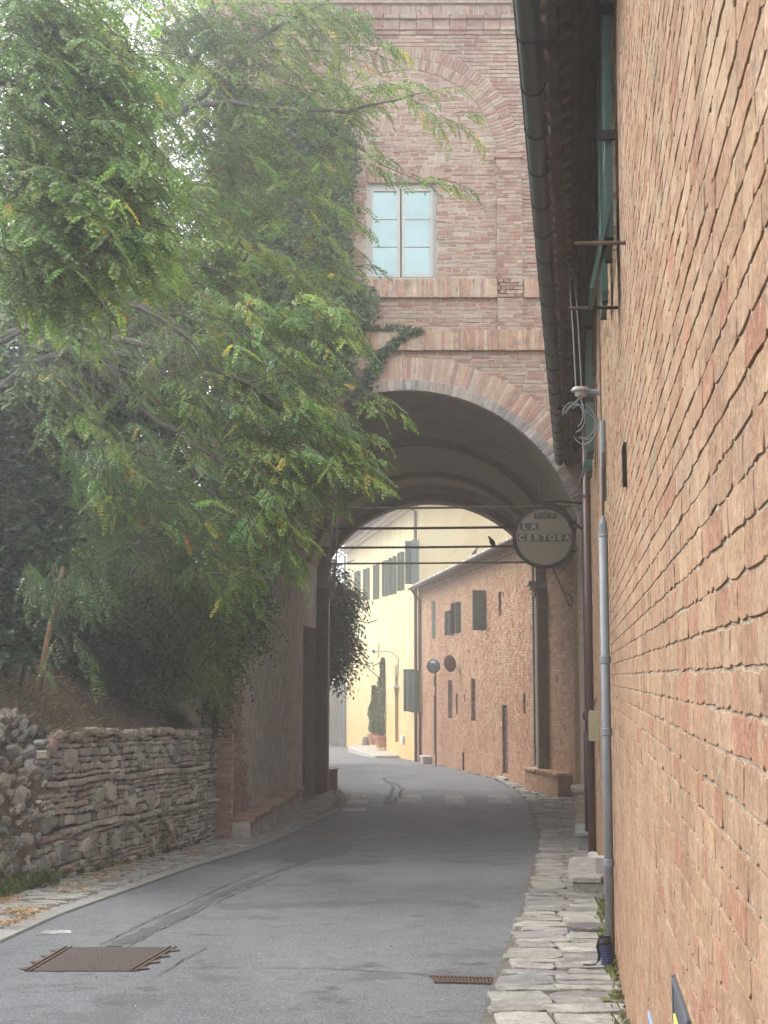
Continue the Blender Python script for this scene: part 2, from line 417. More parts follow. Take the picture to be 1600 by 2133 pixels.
# ------------------------------------------------------------------ ground, road, verge
def asphalt():
    m = bpy.data.materials.new('asphalt'); m.use_nodes = True
    n, l = m.node_tree.nodes, m.node_tree.links; n.clear()
    out = n.new('ShaderNodeOutputMaterial'); bs = n.new('ShaderNodeBsdfPrincipled'); geo = n.new('ShaderNodeNewGeometry')
    def nz(s, d=5, r=.6, sc=None):
        t = n.new('ShaderNodeTexNoise'); t.inputs['Scale'].default_value = s; t.inputs['Detail'].default_value = d; t.inputs['Roughness'].default_value = r
        v = geo.outputs['Position']
        if sc:
            k = n.new('ShaderNodeMapping'); k.inputs['Scale'].default_value = sc; l.new(v, k.inputs['Vector']); v = k.outputs[0]
        l.new(v, t.inputs['Vector']); return t.outputs['Fac']
    def mr(f, a, b, c, d):
        r = n.new('ShaderNodeMapRange'); r.inputs[1].default_value = a; r.inputs[2].default_value = b; r.inputs[3].default_value = c; r.inputs[4].default_value = d
        l.new(f, r.inputs[0]); return r.outputs[0]
    def mixc(f, a, b):
        x = n.new('ShaderNodeMix'); x.data_type = 'RGBA'; l.new(f, x.inputs[0])
        for i, q in ((6, a), (7, b)):
            if isinstance(q, tuple): x.inputs[i].default_value = (*q, 1)
            else: l.new(q, x.inputs[i])
        return x.outputs[2]
    c = mixc(mr(nz(.5, 4, .6, (1, .35, 1)), .38, .62, 0, 1), (.080, .084, .091), (.125, .130, .136))      # worn wheel lanes run along the road
    c = mixc(mr(nz(75, 3, .8), .50, .62, 0, .9), c, (.27, .275, .285))                     # bright grit
    c = mixc(mr(nz(52, 3, .8), .54, .64, 0, .9), c, (.035, .035, .038))                      # dark pores
    c = mixc(mr(nz(.35, 5, .6, (1.6, .25, 1)), .48, .62, 0, .35), c, (.15, .155, .16))
    c = mixc(mr(nz(1.7, 6, .7), .60, .66, 0, .7), c, (.045, .045, .047))
    c = mixc(mr(nz(.9, 6, .7), .56, .6, 0, .55), c, (.066, .068, .072))                      # darker patches
    c = mixc(mr(nz(2.2, 6, .75), .62, .7, 0, .4), c, (.17, .165, .15))                       # dusty film
    l.new(c, bs.inputs['Base Color'])
    l.new(mr(nz(3, 4), .3, .7, .62, .88), bs.inputs['Roughness']); bs.inputs['Specular IOR Level'].default_value = .35
    b = n.new('ShaderNodeBump'); b.inputs['Strength'].default_value = .9; b.inputs['Distance'].default_value = .012
    l.new(nz(60, 4, .8), b.inputs['Height']); l.new(b.outputs[0], bs.inputs['Normal'])
    l.new(bs.outputs[0], out.inputs['Surface']); return m
M_asph = asphalt()
M_asph_patch = mat('asphalt_patch', (.048, .05, .054), .8, (6, .15), (120, .5), (100, .9, .01), (60, .62, (.13, .13, .13), .6))
M_asph_soft = mat('asphalt_patch_worn', (.075, .078, .084), .8, (3, .2), (120, .5), (100, .9, .01), [(2.5, .48, (.09, .094, .10), .9), (60, .62, (.17, .17, .17), .6)])
M_asph_faint = mat('asphalt_patch_faint', (.092, .096, .103), .8, (3, .2), (75, .5), (60, .9, .01), [(2.5, .46, (.115, .12, .128), .9), (60, .60, (.22, .22, .23), .7)])
M_crack = mat('road_crack', (.04, .04, .042), .95, (12, .3), None, None)
M_gravelly = mat('worn_concrete', (.24, .235, .22), .92, (6, .2), (70, .35), (40, .8, .012), [(3, .56, (.12, .12, .11), .6), (12, .62, (.34, .33, .30), .5)])

YS = [-60, -20, -10, 0, 5, 10, 17, 22, 25, 28, 31, 34, 38, 42, 50, 61, 70, 86, 110, 150, 220, 300]
def sheet(name, xs_fn, ys, dz, m, kind='structure', smooth=True, nx=1):
    b = MB(); vs = []; n = nx + 1
    for y in ys:
        a, c = xs_fn(y)
        for k in range(n): vs.append((a + (c - a) * k / nx, y, zg(y) + dz))
    b.add(vs, [(i * n + k, i * n + k + 1, (i + 1) * n + k + 1, (i + 1) * n + k) for i in range(len(ys) - 1) for k in range(nx)])
    o = b.build(name, m, smooth=smooth); 
    if kind: o['kind'] = kind
    return o
sheet('ground', lambda y: (-250, 250), YS, -.05, M_earth)
_le = [(-250, 2700), (-30, 1975), (120, 1907), (240, 1864), (400, 1807), (560, 1757), (640, 1720), (705, 1690), (722, 1668), (705, 1640), (690, 1618), (640, 1590), (560, 1560)]
_re = [(960, 2300), (1012, 2133), (1042, 2032), (1072, 1955), (1092, 1893), (1102, 1850), (1122, 1775), (1124, 1740), (1112, 1705), (1100, 1675), (1075, 1648), (1040, 1628), (1000, 1612), (950, 1598), (900, 1586), (850, 1575), (800, 1562)]
LE = np.array([tuple(G(*q)) for q in _le]); RE = np.array([tuple(G(*q)) for q in _re])
def xl(y): return float(np.interp(y, LE[:, 1], LE[:, 0])) if y < LE[-3, 1] else float(np.interp(y, [LE[-3, 1], 60, 80, 110], [LE[-3, 0], -3.2, -9, -30]))
def xr(y): return float(np.interp(y, RE[:, 1], RE[:, 0])) if y < RE[-1, 1] else float(RE[-1, 0] - .2 * (y - RE[-1, 1]))
print('road edge', [tuple(round(a, 2) for a in q) for q in LE], [tuple(round(a, 2) for a in q) for q in RE])
ys = [-20 + .5 * i for i in range(220)]
sheet('road', lambda y: (xl(y), xr(y) if y < 62 else xr(y)), [y for y in ys if y > -20], 0, M_asph)
# strips of mortar bed under the pavement and the gutter stones
def wallx(y): return WD + WB * y if y < 25 else (float(np.interp(y, [25, 25.01, 35.5, 38, 61, 86], [3.53, 3.36, 4.62, 4.06, 1.55, -2.3])))
sheet('pavement_bed', lambda y: (xr(y) - .03, wallx(y) + .3), [y for y in ys if y > 0 and y < 84], .02, M_joint, nx=2)
def leftx(y): return XR(y) if y < 25 else XC(y) - HW + float(np.interp(y, [25, 26, 38, 60], [0, 0, .2, -9]))
sheet('gutter_bed', lambda y: (leftx(y) - .5, xl(y) + .03), [y for y in ys if y > -4 and y < 42], .006, M_joint, nx=2)

def holder(name):
    o = bpy.data.objects.new(name, None); COL.objects.link(o); o['kind'] = 'structure'; return o
# pavement slabs: two columns of rough flags, joints open
def flags(name, parent, y0, y1, xa, xb, colw, rowh, h, thick, pal, top=300, jx=.05, skew=.0, rnd=.12):
    pos = []; size = []; y = y0; k = 0
    while y < y1:
        r = rowh * random.uniform(.65, 1.45)
        a, b = xa(y + r / 2), xb(y + r / 2)
        n = max(1, int(round((b - a) / colw)))
        cuts = [0] + [(i + random.uniform(-.22, .22)) / n for i in range(1, n)] + [1]
        for i in range(n):
            c0, c1 = a + (b - a) * cuts[i], a + (b - a) * cuts[i + 1]
            rr = r * random.uniform(.93, 1.0) - .012
            pieces = [(c0, c1, y + random.uniform(0, .02), rr)]
            if random.random() < .3 and r > rowh: pieces = [(c0, c1, y, rr / 2 - .01), (c0, c1, y + rr / 2, rr / 2)]
            for q0, q1, yy, hh in pieces:
                cx_, cy_ = (q0 + q1) / 2 + random.uniform(-.01, .01), yy + hh / 2
                if i == 0: q0 += random.uniform(-.03, .06)
                pos.append(((q0 + q1) / 2, cy_, zg(cy_) + h + random.uniform(-.006, .008))); size.append((q1 - q0 - .016, hh + .006, thick))
        y += r
    pos = np.array(pos); size = np.array(size); n = len(pos)
    sl = np.array([(zg(p[1] + .2) - zg(p[1] - .2)) / .4 for p in pos]) + rng.normal(0, .015, n)
    tl = rng.normal(0, .02, n)
    U = np.stack([np.ones(n), np.zeros(n), tl], 1); V = np.stack([np.full(n, skew), np.ones(n), sl], 1)
    W = np.cross(U, V); W /= np.linalg.norm(W, axis=1)[:, None]
    X, F = blocks(pos, U, V, W, size, jit=.013, bev=.004, rnd=rng.uniform(0, rnd * 2, n), rot=rng.normal(0, .035, n))
    emit(parent, name, X, F, pick(pal, n, .16) * .88, M_slab, top=top)
pav = holder('pavement')
GREY = [(.29, .275, .245), (.32, .305, .275), (.25, .24, .22), (.34, .32, .28), (.23, .225, .21)]
flags('paving_slab', pav, 6.5, 25.0, lambda y: xr(y) + .0, lambda y: wallx(y) - .01, .42, .36, .042, .05, GREY, top=170)
flags('paving_slab', pav, 25.2, 78, lambda y: xr(y), lambda y: wallx(y) - .03, .40, .40, .042, .05, GREY, top=130)
gut = holder('gutter_strip')
flags('gutter_stone', gut, 10, 39.5, lambda y: leftx(y) + .04, lambda y: xl(y) - .22, .30, .24, .035, .05, [(.30, .29, .26), (.25, .24, .22), (.34, .32, .28)], top=280, skew=-.5)
sheet('concrete_edging', lambda y: (xl(y) - .24, xl(y) + .005), [10 + .5 * i for i in range(46)], .012, M_gravelly, nx=2)

# repairs, cracks and worn paint on the asphalt: thin sheets a few millimetres above it
def road_poly(name, pts, dz, m, parent=None):
    b = MB(); q = [G(*p) for p in pts]; b.add([(p.x, p.y, zg(p.y) + dz) for p in q], [tuple(range(len(q)))])
    o = b.build(name, m, smooth=False); o['kind'] = 'structure'; return o
def road_strip(name, pts, w, dz, m, wob=.02):
    q = [G(*p) for p in pts]; P2 = []
    for i in range(len(q) - 1):
        k = max(2, int((q[i + 1] - q[i]).length / .12))
        P2 += [q[i].lerp(q[i + 1], j / k) for j in range(k)]
    P2.append(q[-1]); vs = []
    for i, p in enumerate(P2):
        d = (P2[min(i + 1, len(P2) - 1)] - P2[max(0, i - 1)]); d.z = 0; d.normalize(); n_ = Vector((-d.y, d.x, 0))
        o_ = random.gauss(0, wob); ww = w * random.uniform(.4, 1.4) / 2
        for s in (-1, 1):
            x = p + n_ * (o_ + s * ww); vs.append((x.x, x.y, zg(x.y) + dz))
    b = MB(); b.add(vs, [(2 * i, 2 * i + 1, 2 * i + 3, 2 * i + 2) for i in range(len(P2) - 1)])
    o = b.build(name, m); o['kind'] = 'structure'; return o
road_strip('asphalt_trench_repair', [(235, 1972), (330, 1928), (450, 1868), (560, 1822), (640, 1795)], .14, .004, M_asph_soft, .008)
for a in ([(210, 1968), (300, 1925), (420, 1868), (545, 1812), (640, 1783)], [(262, 1975), (360, 1925), (470, 1872), (575, 1828), (660, 1800)]):
    road_strip('road_crack', a, .012, .008, M_crack, .012)
road_strip('road_crack', [(380, 2018), (560, 2016), (700, 2020), (890, 2032)], .014, .008, M_crack, .015)
road_strip('road_crack', [(330, 2032), (400, 1990), (430, 1976)], .012, .008, M_crack, .01)
for a in ([(815, 1628), (838, 1642), (832, 1660), (812, 1674)], [(800, 1622), (820, 1640), (816, 1656), (800, 1674)], [(745, 1622), (818, 1621)]):
    road_strip('road_crack', a, .05, .008, M_crack, .03)
road_poly('asphalt_patch', [(556, 1788), (600, 1796), (650, 1793), (700, 1786), (728, 1775), (738, 1762), (728, 1752), (690, 1748), (640, 1752), (600, 1758), (575, 1770)], .004, M_asph_faint)
M_paint = mat('worn_road_paint', (.34, .34, .33), .85, (3, .2), (60, .3), (80, .8, .008), [(3.2, .49, (.085, .088, .092), .95), (22, .53, (.08, .083, .088), .9)])
for x0, x1 in ((722, 768), (828, 884), (928, 972), (1018, 1066)):
    road_poly('crossing_stripe', [(x0, 1674), (x1, 1674), (x1 - 10 + (x0 < 800) * 6, 1656), (x0 + (x0 < 800) * 14 - 2, 1656)], .004, M_paint)
road_poly('road_paint_smear', [(76, 1948), (150, 1944), (146, 1938), (92, 1940)], .004, M_paint)
def part(name, parent, loc=(0, 0, 0)):          # an Empty that only parents the sub-parts of one part
    o = bpy.data.objects.new(name, None); COL.objects.link(o); o.parent = parent; o.location = Vector(loc) - wloc(parent); return o
# ================================================================== near house along the right kerb
NEAR = [(.42, .285, .20), (.45, .32, .225), (.41, .265, .185), (.46, .35, .24), (.43, .30, .21), (.40, .225, .155), (.44, .31, .215), (.39, .30, .22), (.47, .36, .27)]
house = thing('brick_house', 'long orange brick house wall running close along the right kerb, under a deep dark eave', 'house', (0, 0, 0))
ZT = EYE + 4.2
def RWu(px, off=0): return RW.hit(px, 1410, off)[0]
holes_r = [(8.0, EYE + 2.35, 8.8, EYE + 3.8, .15), (15.4, EYE + 2.35, 16.4, EYE + 3.85, .15)]
vu0, vv1 = RW.hit(1304, 926); vu1, vv0 = RW.hit(1300, 1030)
vent = (vu0 - .07, vv0, vu0 + .09, vv1, .1)
dr = (20.6, zg(21) - .1, 21.5, zg(21) + 2.1, .2)
HR = holes_r + [vent, dr]
b = MB(); holed(b, RW, -6, 25.2, -1.6, ZT, HR, off=-.0035); b.build('wall', M_mortar_near, house)
openings(house, RW, [(*h[:4], h[4]) for h in holes_r + [vent, dr]])
r = keep(courses(1.2, 25.15, -1.5, ZT, .0745, .27, .0070, .6, hj=.0022), HR)
r = r[r[:, 1] > np.array([zg(u * .9916) - .1 for u in r[:, 0]])]
near_m = r[:, 0] < 9.5
Xn, Fn = wall_bricks(RW, r[near_m], .0003, .03, uneven=.0005, jit=.0024, bev=.0012)
emit(house, 'brick', Xn, Fn, pick(NEAR, near_m.sum(), .12) * (.575, .52, .455), M_brick_near, top=300)
Xf, Ff = wall_bricks(RW, r[~near_m], .0003, .03, uneven=.0005, jit=.003, fine=False)
b = MB(); b.batch(Xf, Ff, pick(NEAR, (~near_m).sum(), .12) * (.59, .53, .46)); o = b.build('distant_bricks', M_brick_near, house); o['kind'] = 'stuff'
# body of the house behind the wall, roof above the eave
b = MB()
b.quad(RW.at(-6, -1.6, 0), RW.at(-6, ZT, 0), RW.at(-6, ZT, -7), RW.at(-6, -1.6, -7))
b.quad(RW.at(-6, -1.6, -7), RW.at(-6, ZT, -7), RW.at(25.2, ZT, -7), RW.at(25.2, -1.6, -7))
b.build('rear_wall', M_mortar_near, house)
prof = [(.40, 3.70), (.37, 3.655), (.31, 3.665), (.295, 3.76), (.245, 3.77), (.225, 3.86), (.18, 3.87), (.15, 3.97), (.10, 3.985), (.075, 4.08), (.045, 4.09), (.035, 4.20), (0, 4.2)]
b = MB(); us = np.arange(-6, 25.31, .15); m = len(prof); vs = []
for u in us:
    jn = rng.normal(0, .006, m); jz = rng.normal(0, .007, m)
    for k, (n_, z) in enumerate(prof): vs.append(RW.at(u, EYE + z + jz[k], n_ + jn[k]))
b.add(vs, [(i * m + k, i * m + k + 1, (i + 1) * m + k + 1, (i + 1) * m + k) for i in range(len(us) - 1) for k in range(m - 1)])
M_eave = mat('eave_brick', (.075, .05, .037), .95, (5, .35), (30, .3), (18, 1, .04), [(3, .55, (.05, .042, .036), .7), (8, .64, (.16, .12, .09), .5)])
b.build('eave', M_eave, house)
def roof_sheet(mb, fr, u0, u1, n0, z0, n1, z1, th=.08):
    for t in (0, th):
        mb.quad(fr.at(u0, z0 + t, n0), fr.at(u1, z0 + t, n0), fr.at(u1, z1 + t, n1), fr.at(u0, z1 + t, n1), (.3, .17, .1))
    mb.quad(fr.at(u0, z0, n0), fr.at(u1, z0, n0), fr.at(u1, z0 + th, n0), fr.at(u0, z0 + th, n0), (.3, .17, .1))
b = MB(); roof_sheet(b, RW, -6, 25.3, .43, EYE + 3.80, .0, EYE + 4.26); roof_sheet(b, RW, -6, 25.3, 0, EYE + 4.262, -3.5, EYE + 5.9); roof_sheet(b, RW, -6, 25.3, -3.5, EYE + 5.902, -7.3, EYE + 4.2)
b.build('roof', M_terra, house)
# undersides of the lowest roof tiles between gutter and eave
b = MB(); pos = []; 
for u in np.arange(1, 24.9, .24):
    b.tube([RW.at(u + random.gauss(0, .01), EYE + 3.72, .44), RW.at(u, EYE + 3.80, .26)], [.075, .065], (.10 * random.uniform(.7, 1.4), .06, .045), 7)
b.build('roof_tile_ends', M_generic, house).__setitem__('kind', 'stuff')
for i, (u0, u1) in enumerate([(-6, 4), (4.01, 8), (8.01, 12), (12.01, 16), (16.01, 20), (20.01, 24.9)]):
    g = MB(); ring = [(math.cos(math.pi + math.pi * k / 10), math.sin(math.pi + math.pi * k / 10)) for k in range(11)]
    vs = []
    for u in (u0, u1):
        sag = .006 * math.sin(u)
        vs += [RW.at(u, EYE + 3.685 + y * .075 + sag, .475 + x * .068) for x, y in ring] + [RW.at(u, EYE + 3.685 + y * .070 + sag, .475 + x * .063) for x, y in ring[::-1]]
    g.add(vs, [(k, k + 1, 22 + k + 1, 22 + k) for k in range(21)] + [(21, 0, 22, 43)])
    g.tube([RW.at(u0, EYE + 3.69, .543), RW.at(u1, EYE + 3.69, .543)], .011, n=6)
    g.build('gutter', M_gutter, house, smooth=True)
for u in np.arange(2.0, 24.8, .75):
    g = MB(); pts = [RW.at(u, EYE + 3.69 + .083 * math.sin(math.pi + math.pi * k / 8), .475 + .077 * math.cos(math.pi + math.pi * k / 8)) for k in range(9)]
    g.tube(pts + [RW.at(u, EYE + 3.72, .548)], .006, n=5); g.build('gutter_strap', M_metal_dark, house)
# down pipes
def down(name, fr, u, z0, z1, off, rad, m, n=12, collars=(), parent=house):
    g = MB(); g.tube([fr.at(u, z0, off), fr.at(u, z1, off)], rad, n=n); o = g.build(name, m, parent, origin=tuple(fr.at(u, z0, off)), smooth=True)
    for z in collars:
        c = MB(); c.lathe(fr.at(u, z - .02, off), [(rad + .001, 0), (rad * 1.22, .004), (rad * 1.22, .035), (rad + .001, .04)], n=n)
        c.build('collar', m, o, smooth=False); 
    return o
u_c, z_b = RW.hit(1262, 1992, .04); _, z_t = RW.hit(1262, 1120, .04)
u_c = 10.75
down('conduit_pipe', RW, u_c, zg(u_c * .99) - .02, EYE + (1410 - 1118) / FPX * u_c, .045, .033, M_pipe_grey)
for zz in (EYE - .42, EYE + .10, EYE - 1.35): 
    c = MB(); c.lathe(RW.at(u_c, zz, .045), [(.034, 0), (.040, .004), (.040, .05), (.034, .054)], n=12); c.build('pipe_collar', M_pipe_grey, house)
zt = EYE + (1410 - 1118) / FPX * u_c
c = MB(); c.lathe(RW.at(u_c, zt - .01, .045), [(.036, 0), (.036, .015), (.030, .02), (.030, .10), (.018, .13), (.006, .17)], n=12); c.build('pipe_cap', M_pipe_grey, house)
c = MB(); c.tube([RW.at(u_c, zt + .15, .045), RW.at(u_c, zt + .5, .04), RW.at(u_c + .05, EYE + 1.75, .035)], [.012, .013, .013], n=8); c.build('thin_conduit', M_pipe_brown, house)
c = MB(); c.tube([RW.at(u_c + .02, EYE + 1.3, .037), RW.at(u_c + .05, EYE + 1.9, .035)], .022, n=8); c.build('thin_conduit', M_pipe_grey, house)
# black cable pipe beside the grey one near the ground
c = MB(); c.tube([RW.at(u_c + .35, zg(11) + .02, .05), RW.at(u_c + .35, EYE - .75, .03)], .018, n=8); c.build('black_cable_pipe', M_black, house)
c = MB(); c.box(RW.at(u_c + .9, EYE - 1.45, .08), (.10, .16, .12), (.3, .29, .27), U=RW.N, V=RW.U); c.build('cable_box', M_generic, house)
u_p = 19.6
down('downpipe', RW, u_p, zg(19.5), EYE + 3.63, .075, .052, M_pipe_brown)
c = MB(); c.tube([RW.at(u_p, EYE + 3.45, .075), RW.at(u_p, EYE + 3.58, .25), RW.at(u_p, EYE + 3.66, .46)], .05, n=10); c.build('downpipe_swan_neck', M_pipe_brown, house, smooth=True)
for zz in (EYE - .85, EYE + .9, EYE + 2.4):
    c = MB(); c.lathe(RW.at(u_p, zz, .075), [(.053, 0), (.060, .004), (.060, .04), (.053, .045)], n=12); c.build('pipe_collar', M_pipe_brown, house)
down('corner_downpipe', RW, 24.6, zg(24.5) + .2, EYE + 3.6, .07, .045, M_pipe_brown)
down('corner_lower_pipe', RW, 22.6, zg(22.5) + .25, EYE - .82, .10, .050, M_black)
# louvred shutters, hinged awning style, bottom flap pushed out
for i, h in enumerate(holes_r):
    w = part('window', house)
    off = .05 if i == 0 else .07
    for (a, c_) in ((h[0] - .50, h[0] - .01), (h[2] + .01, h[2] + .50)):
        g = MB(); z0, z1 = h[1] - .05, h[3] + .02; th = .035 if i == 0 else .06
        for zz in (z0, z0 + (z1 - z0) * .33, z1 - .07):
            g.box(RW.at((a + c_) / 2, zz + .035, off), (c_ - a, th, .07), U=RW.U, V=RW.N)
        for uu in (a + .03, c_ - .03): g.box(RW.at(uu, (z0 + z1) / 2, off), (.06, th + .004, z1 - z0), U=RW.U, V=RW.N)
        g.build('shutter', M_green, w)
        for k in range(26):
            zz = z0 + .09 + k * (z1 - z0 - .16) / 26
            if abs(zz - (z0 + (z1 - z0) * .33) - .03) < .04: continue
            s = MB(); s.box((0, 0, 0), (c_ - a - .12, .04, .007), U=RW.U, V=RW.N * .8 + np.array([0, 0, -.6]), W=(0, 0, 1))
            if 'slat_me' not in globals():
                slat_me = s.mesh('louvre_slat'); slat_me.materials.append(M_green)
            q = bpy.data.objects.new('louvre_slat', slat_me); COL.objects.link(q); q.parent = w; q.location = RW.at((a + c_) / 2, zz, off)
    g = MB()
    fl = h[1] - .02
    g.box(RW.at((h[0] - .28), fl - .05, off + .045), (.46, .022, .52), U=RW.U, V=RW.N * .97 + np.array([0, 0, .2]), W=RW.N * .22 + np.array([0, 0, -.97]))
    g.build('shutter_flap', M_green, w)
    for zz in (h[1] + .5, h[3] - .25):
        g = MB(); g.box(RW.at(h[0] - .52, zz, off + .01), (.03, .09, .05), U=RW.U, V=RW.N); g.build('hinge', M_black, w)
# iron brackets with two cables, insulator and curls of wire
for px, py in ((1303, 506), (1288, 641)):
    u, z = RW.hit(px, py, .0)
    g = MB(); g.tube([RW.at(u, z, -.02), RW.at(u, z + .005, .24 if py < 600 else .27)], .010, n=7); g.build('iron_bracket', M_rust, house)
ub = 13.0; zc = EYE + (1410 - 812) / FPX * ub
for k in (0, 1):
    g = MB(); g.tube([RW.at(ub, zc + .04, .17 + .05 * k), RW.at(ub + .02, zc + .6, .19 + .05 * k), RW.at(ub + .1, zc + 1.15, .22 + .05 * k), RW.at(ub + .6, zc + 1.5, .28)], .006, n=5); g.build('cable', M_pipe_grey, house)
g = MB(); g.tube([RW.at(ub + .02, zc + .3, .19), RW.at(ub + .02, zc + .3, .24)], .006, n=5); g.build('cable_clip', M_black, house)
g = MB(); g.lathe(RW.at(ub, zc - .06, .18), [(.03, 0), (.05, .01), (.055, .05), (.085, .055), (.085, .07), (.07, .09), (.02, .10)], n=14); ins = g.build('insulator', mat('porcelain', (.30, .285, .25), .5, (9, .15), None, None), house, smooth=False)
g = MB(); g.tube([RW.at(ub, zc - .03, -.02), RW.at(ub, zc - .01, .05), RW.at(ub, zc, .16)], [.03, .022, .02], n=8); g.build('insulator_arm', M_pipe_grey, house)
for k in range(5):
    r0 = random.uniform(.07, .13); cc = RW.at(ub, zc - .22 - .03 * k, .17 + random.uniform(-.06, .10)); ax = random.uniform(-.5, .5)
    pts = [cc + RW.N * r0 * math.cos(t) + np.array([0, 0, 1.]) * r0 * 1.3 * math.sin(t) + RW.U * ax * r0 * math.cos(t + 1) for t in np.linspace(.4 * k, 4.2 + .4 * k, 18)]
    g = MB(); g.tube([RW.at(ub, zc - .05, .18)] + pts, .0055, n=5); g.build('wire_curl', M_pipe_grey, house)
# long thin cable on the wall face
g = MB(); g.tube([RW.at(12.5 + .02 * math.sin(z * 5), z, .012) for z in np.linspace(EYE + 1.7, EYE + 3.9, 14)], .007, n=5); g.build('cable', M_pipe_brown, house)
# vent grille
g = MB()
for k in range(15):
    zz = vv0 + (k + .5) * (vv1 - vv0) / 15
    s = MB(); s.box((0, 0, 0), (.15, .03, .006), U=RW.U, V=RW.N * .75 + np.array([0, 0, -.6]))
    if k == 0: vm = s.mesh('vent_slat'); vm.materials.append(M_black)
    q = bpy.data.objects.new('vent_slat', vm); COL.objects.link(q); q.parent = house; q.location = RW.at(vu0 + .01, zz, .008)
g.box(RW.at(vent[0], (vv0 + vv1) / 2, .006), (.014, .02, vv1 - vv0), U=RW.U, V=RW.N); g.box(RW.at(vent[2], (vv0 + vv1) / 2, .006), (.014, .02, vv1 - vv0), U=RW.U, V=RW.N)
g.build('vent_frame', M_black, house)
# plates near the camera
def plate(name, label, cat, px0, py0, wd, ht, frame_c, inner_c):
    u, z = RW.hit(px0, py0, .01)
    t = thing(name, label, cat, tuple(RW.at(u, z - ht, 0)))
    g = MB(); g.box(RW.at(u - wd / 2, z - ht / 2, .004), (wd, .008, ht), frame_c, U=RW.U, V=RW.N)
    o = g.build('panel', M_generic, t)
    g = MB(); 
    for s in (-1, 1): g.box(RW.at(u - wd / 2 + s * (wd / 2 - .012), z - ht / 2, .009), (.02, .006, ht), [q * 1.6 for q in frame_c], U=RW.U, V=RW.N)
    for s in (0, 1): g.box(RW.at(u - wd / 2, z - ht * s + (.012 if s else -.012), .0085), (wd, .005, .02), [q * 1.6 for q in frame_c], U=RW.U, V=RW.N)
    g.build('rim', M_generic, t)
    if inner_c is not None:
        g = MB(); g.box(RW.at(u - .24, z - ht / 2 - .03, .011), (.34, .005, ht - .12), inner_c, U=RW.U, V=RW.N); g.build('inset', M_generic, t)
    return t
plate('wall_plate', 'black bordered wall plate with pale yellow inset, low on the brick wall by the lens', 'sign', 1400, 2030, .56, .42, (.06, .065, .075), (.50, .48, .13))
plate('meter_cover', 'small blue grey metal cover low on the brick wall, left of the yellow inset plate', 'cover', 1350, 2104, .42, .32, (.20, .23, .27), None)
# dark disc on an arm, cream box
u, z = RW.hit(1236, 1455, .02)
t = thing('wall_disc', 'round dark disc on a thin arm beside the brown downpipe', 'lamp', tuple(RW.at(18.3, EYE - .3, 0)))
c0 = P(1225, 1490, 18.1)
g = MB(); g.lathe(c0, [(.0, -.012), (.066, -.010), (.075, .0), (.066, .010), (.0, .012)], (.035, .028, .026), 24, A=(1, 0, 0), B=(0, .25, 1), W=(0, -1, .25)); g.build('disc', M_generic, t, smooth=False)
g = MB(); g.tube([Vector(c0) + Vector((.04, 0, .05)), P(1238, 1466, 18.15), P(1245, 1448, 18.3), RW.at(18.5, EYE - .22, -.01)], .008, (.03, .025, .025), 6); g.build('arm', M_black, t)
u, z = RW.hit(1236, 1518, .05)
t = thing('cream_box', 'narrow cream coloured meter box on the wall below the dark disc', 'box', tuple(RW.at(17.2, EYE - .75, 0)))
g = MB(); g.box(RW.at(17.2, EYE - .56, .055), (.28, .11, .34), (.36, .32, .19), U=RW.U, V=RW.N); g.build('case', M_generic, t)
g = MB(); g.box(RW.at(17.06, EYE - .56, .115), (.01, .012, .30), (.40, .35, .2), U=RW.U, V=RW.N); g.build('lid_edge', M_generic, t)
# steps, ledge, stone block
def stone_step(label, cat, name, u0, u1, n, h, mcol, lip=.03, inset=.04):
    t = thing(name, label, cat, tuple(RW.at((u0 + u1) / 2, zg((u0 + u1) / 2), n / 2)))
    g = MB(); zb_ = zg(u0 * .99)
    g.box(RW.at((u0 + u1) / 2, zb_ + (h - .06) / 2 - .06, n / 2 - inset / 2), (u1 - u0 - .05, n - inset, h - .06 + .1), mcol, U=RW.U, V=RW.N); g.build('riser', M_slab, t)
    g = MB(); X, F = blocks([RW.at((u0 + u1) / 2, zb_ + h, n / 2)], RW.U, RW.N, (0, 0, 1), [(u1 - u0, n, .055)], jit=.008, bev=.008); g.batch(X, F, np.array([[q * 1.15 for q in mcol]])); g.build('tread', M_slab, t)
    return t
stone_step('grey stone doorstep slab jutting out from the wall behind the striped bag', 'step', 'stone_step', 15.75, 17.5, .36, .21, (.27, .26, .235))
stone_step('grey concrete step against the wall in front of the brick pedestal', 'step', 'concrete_step', 22.4, 23.8, .30, .30, (.22, .235, .235))
t = thing('stone_block', 'small pale stone block at the foot of the brown downpipe', 'block', tuple(RW.at(18.4, zg(18.3), .06)))
g = MB(); X, F = blocks([RW.at(18.35, zg(18.2) + .27, .075)], RW.U, RW.N, (0, 0, 1), [(.5, .12, .27)], jit=.008, bev=.01); g.batch(X, F, np.array([[.45, .44, .39]])); g.build('block', M_slab, t)
t = thing('drain_stone', 'flat dark rounded drain stone set in the slabs under the grey pipe', 'drain', tuple(P(1225, 1948, 12.5)))
q = G(1230, 1948); g = MB(); g.lathe((q.x, q.y, zg(q.y) + .055), [(.14, -.04), (.14, .022), (.11, .03)], (.10, .10, .095), 18, A=(1.4, 0, 0), B=(0, 1.2, 0)); g.build('lid', M_slab, t)
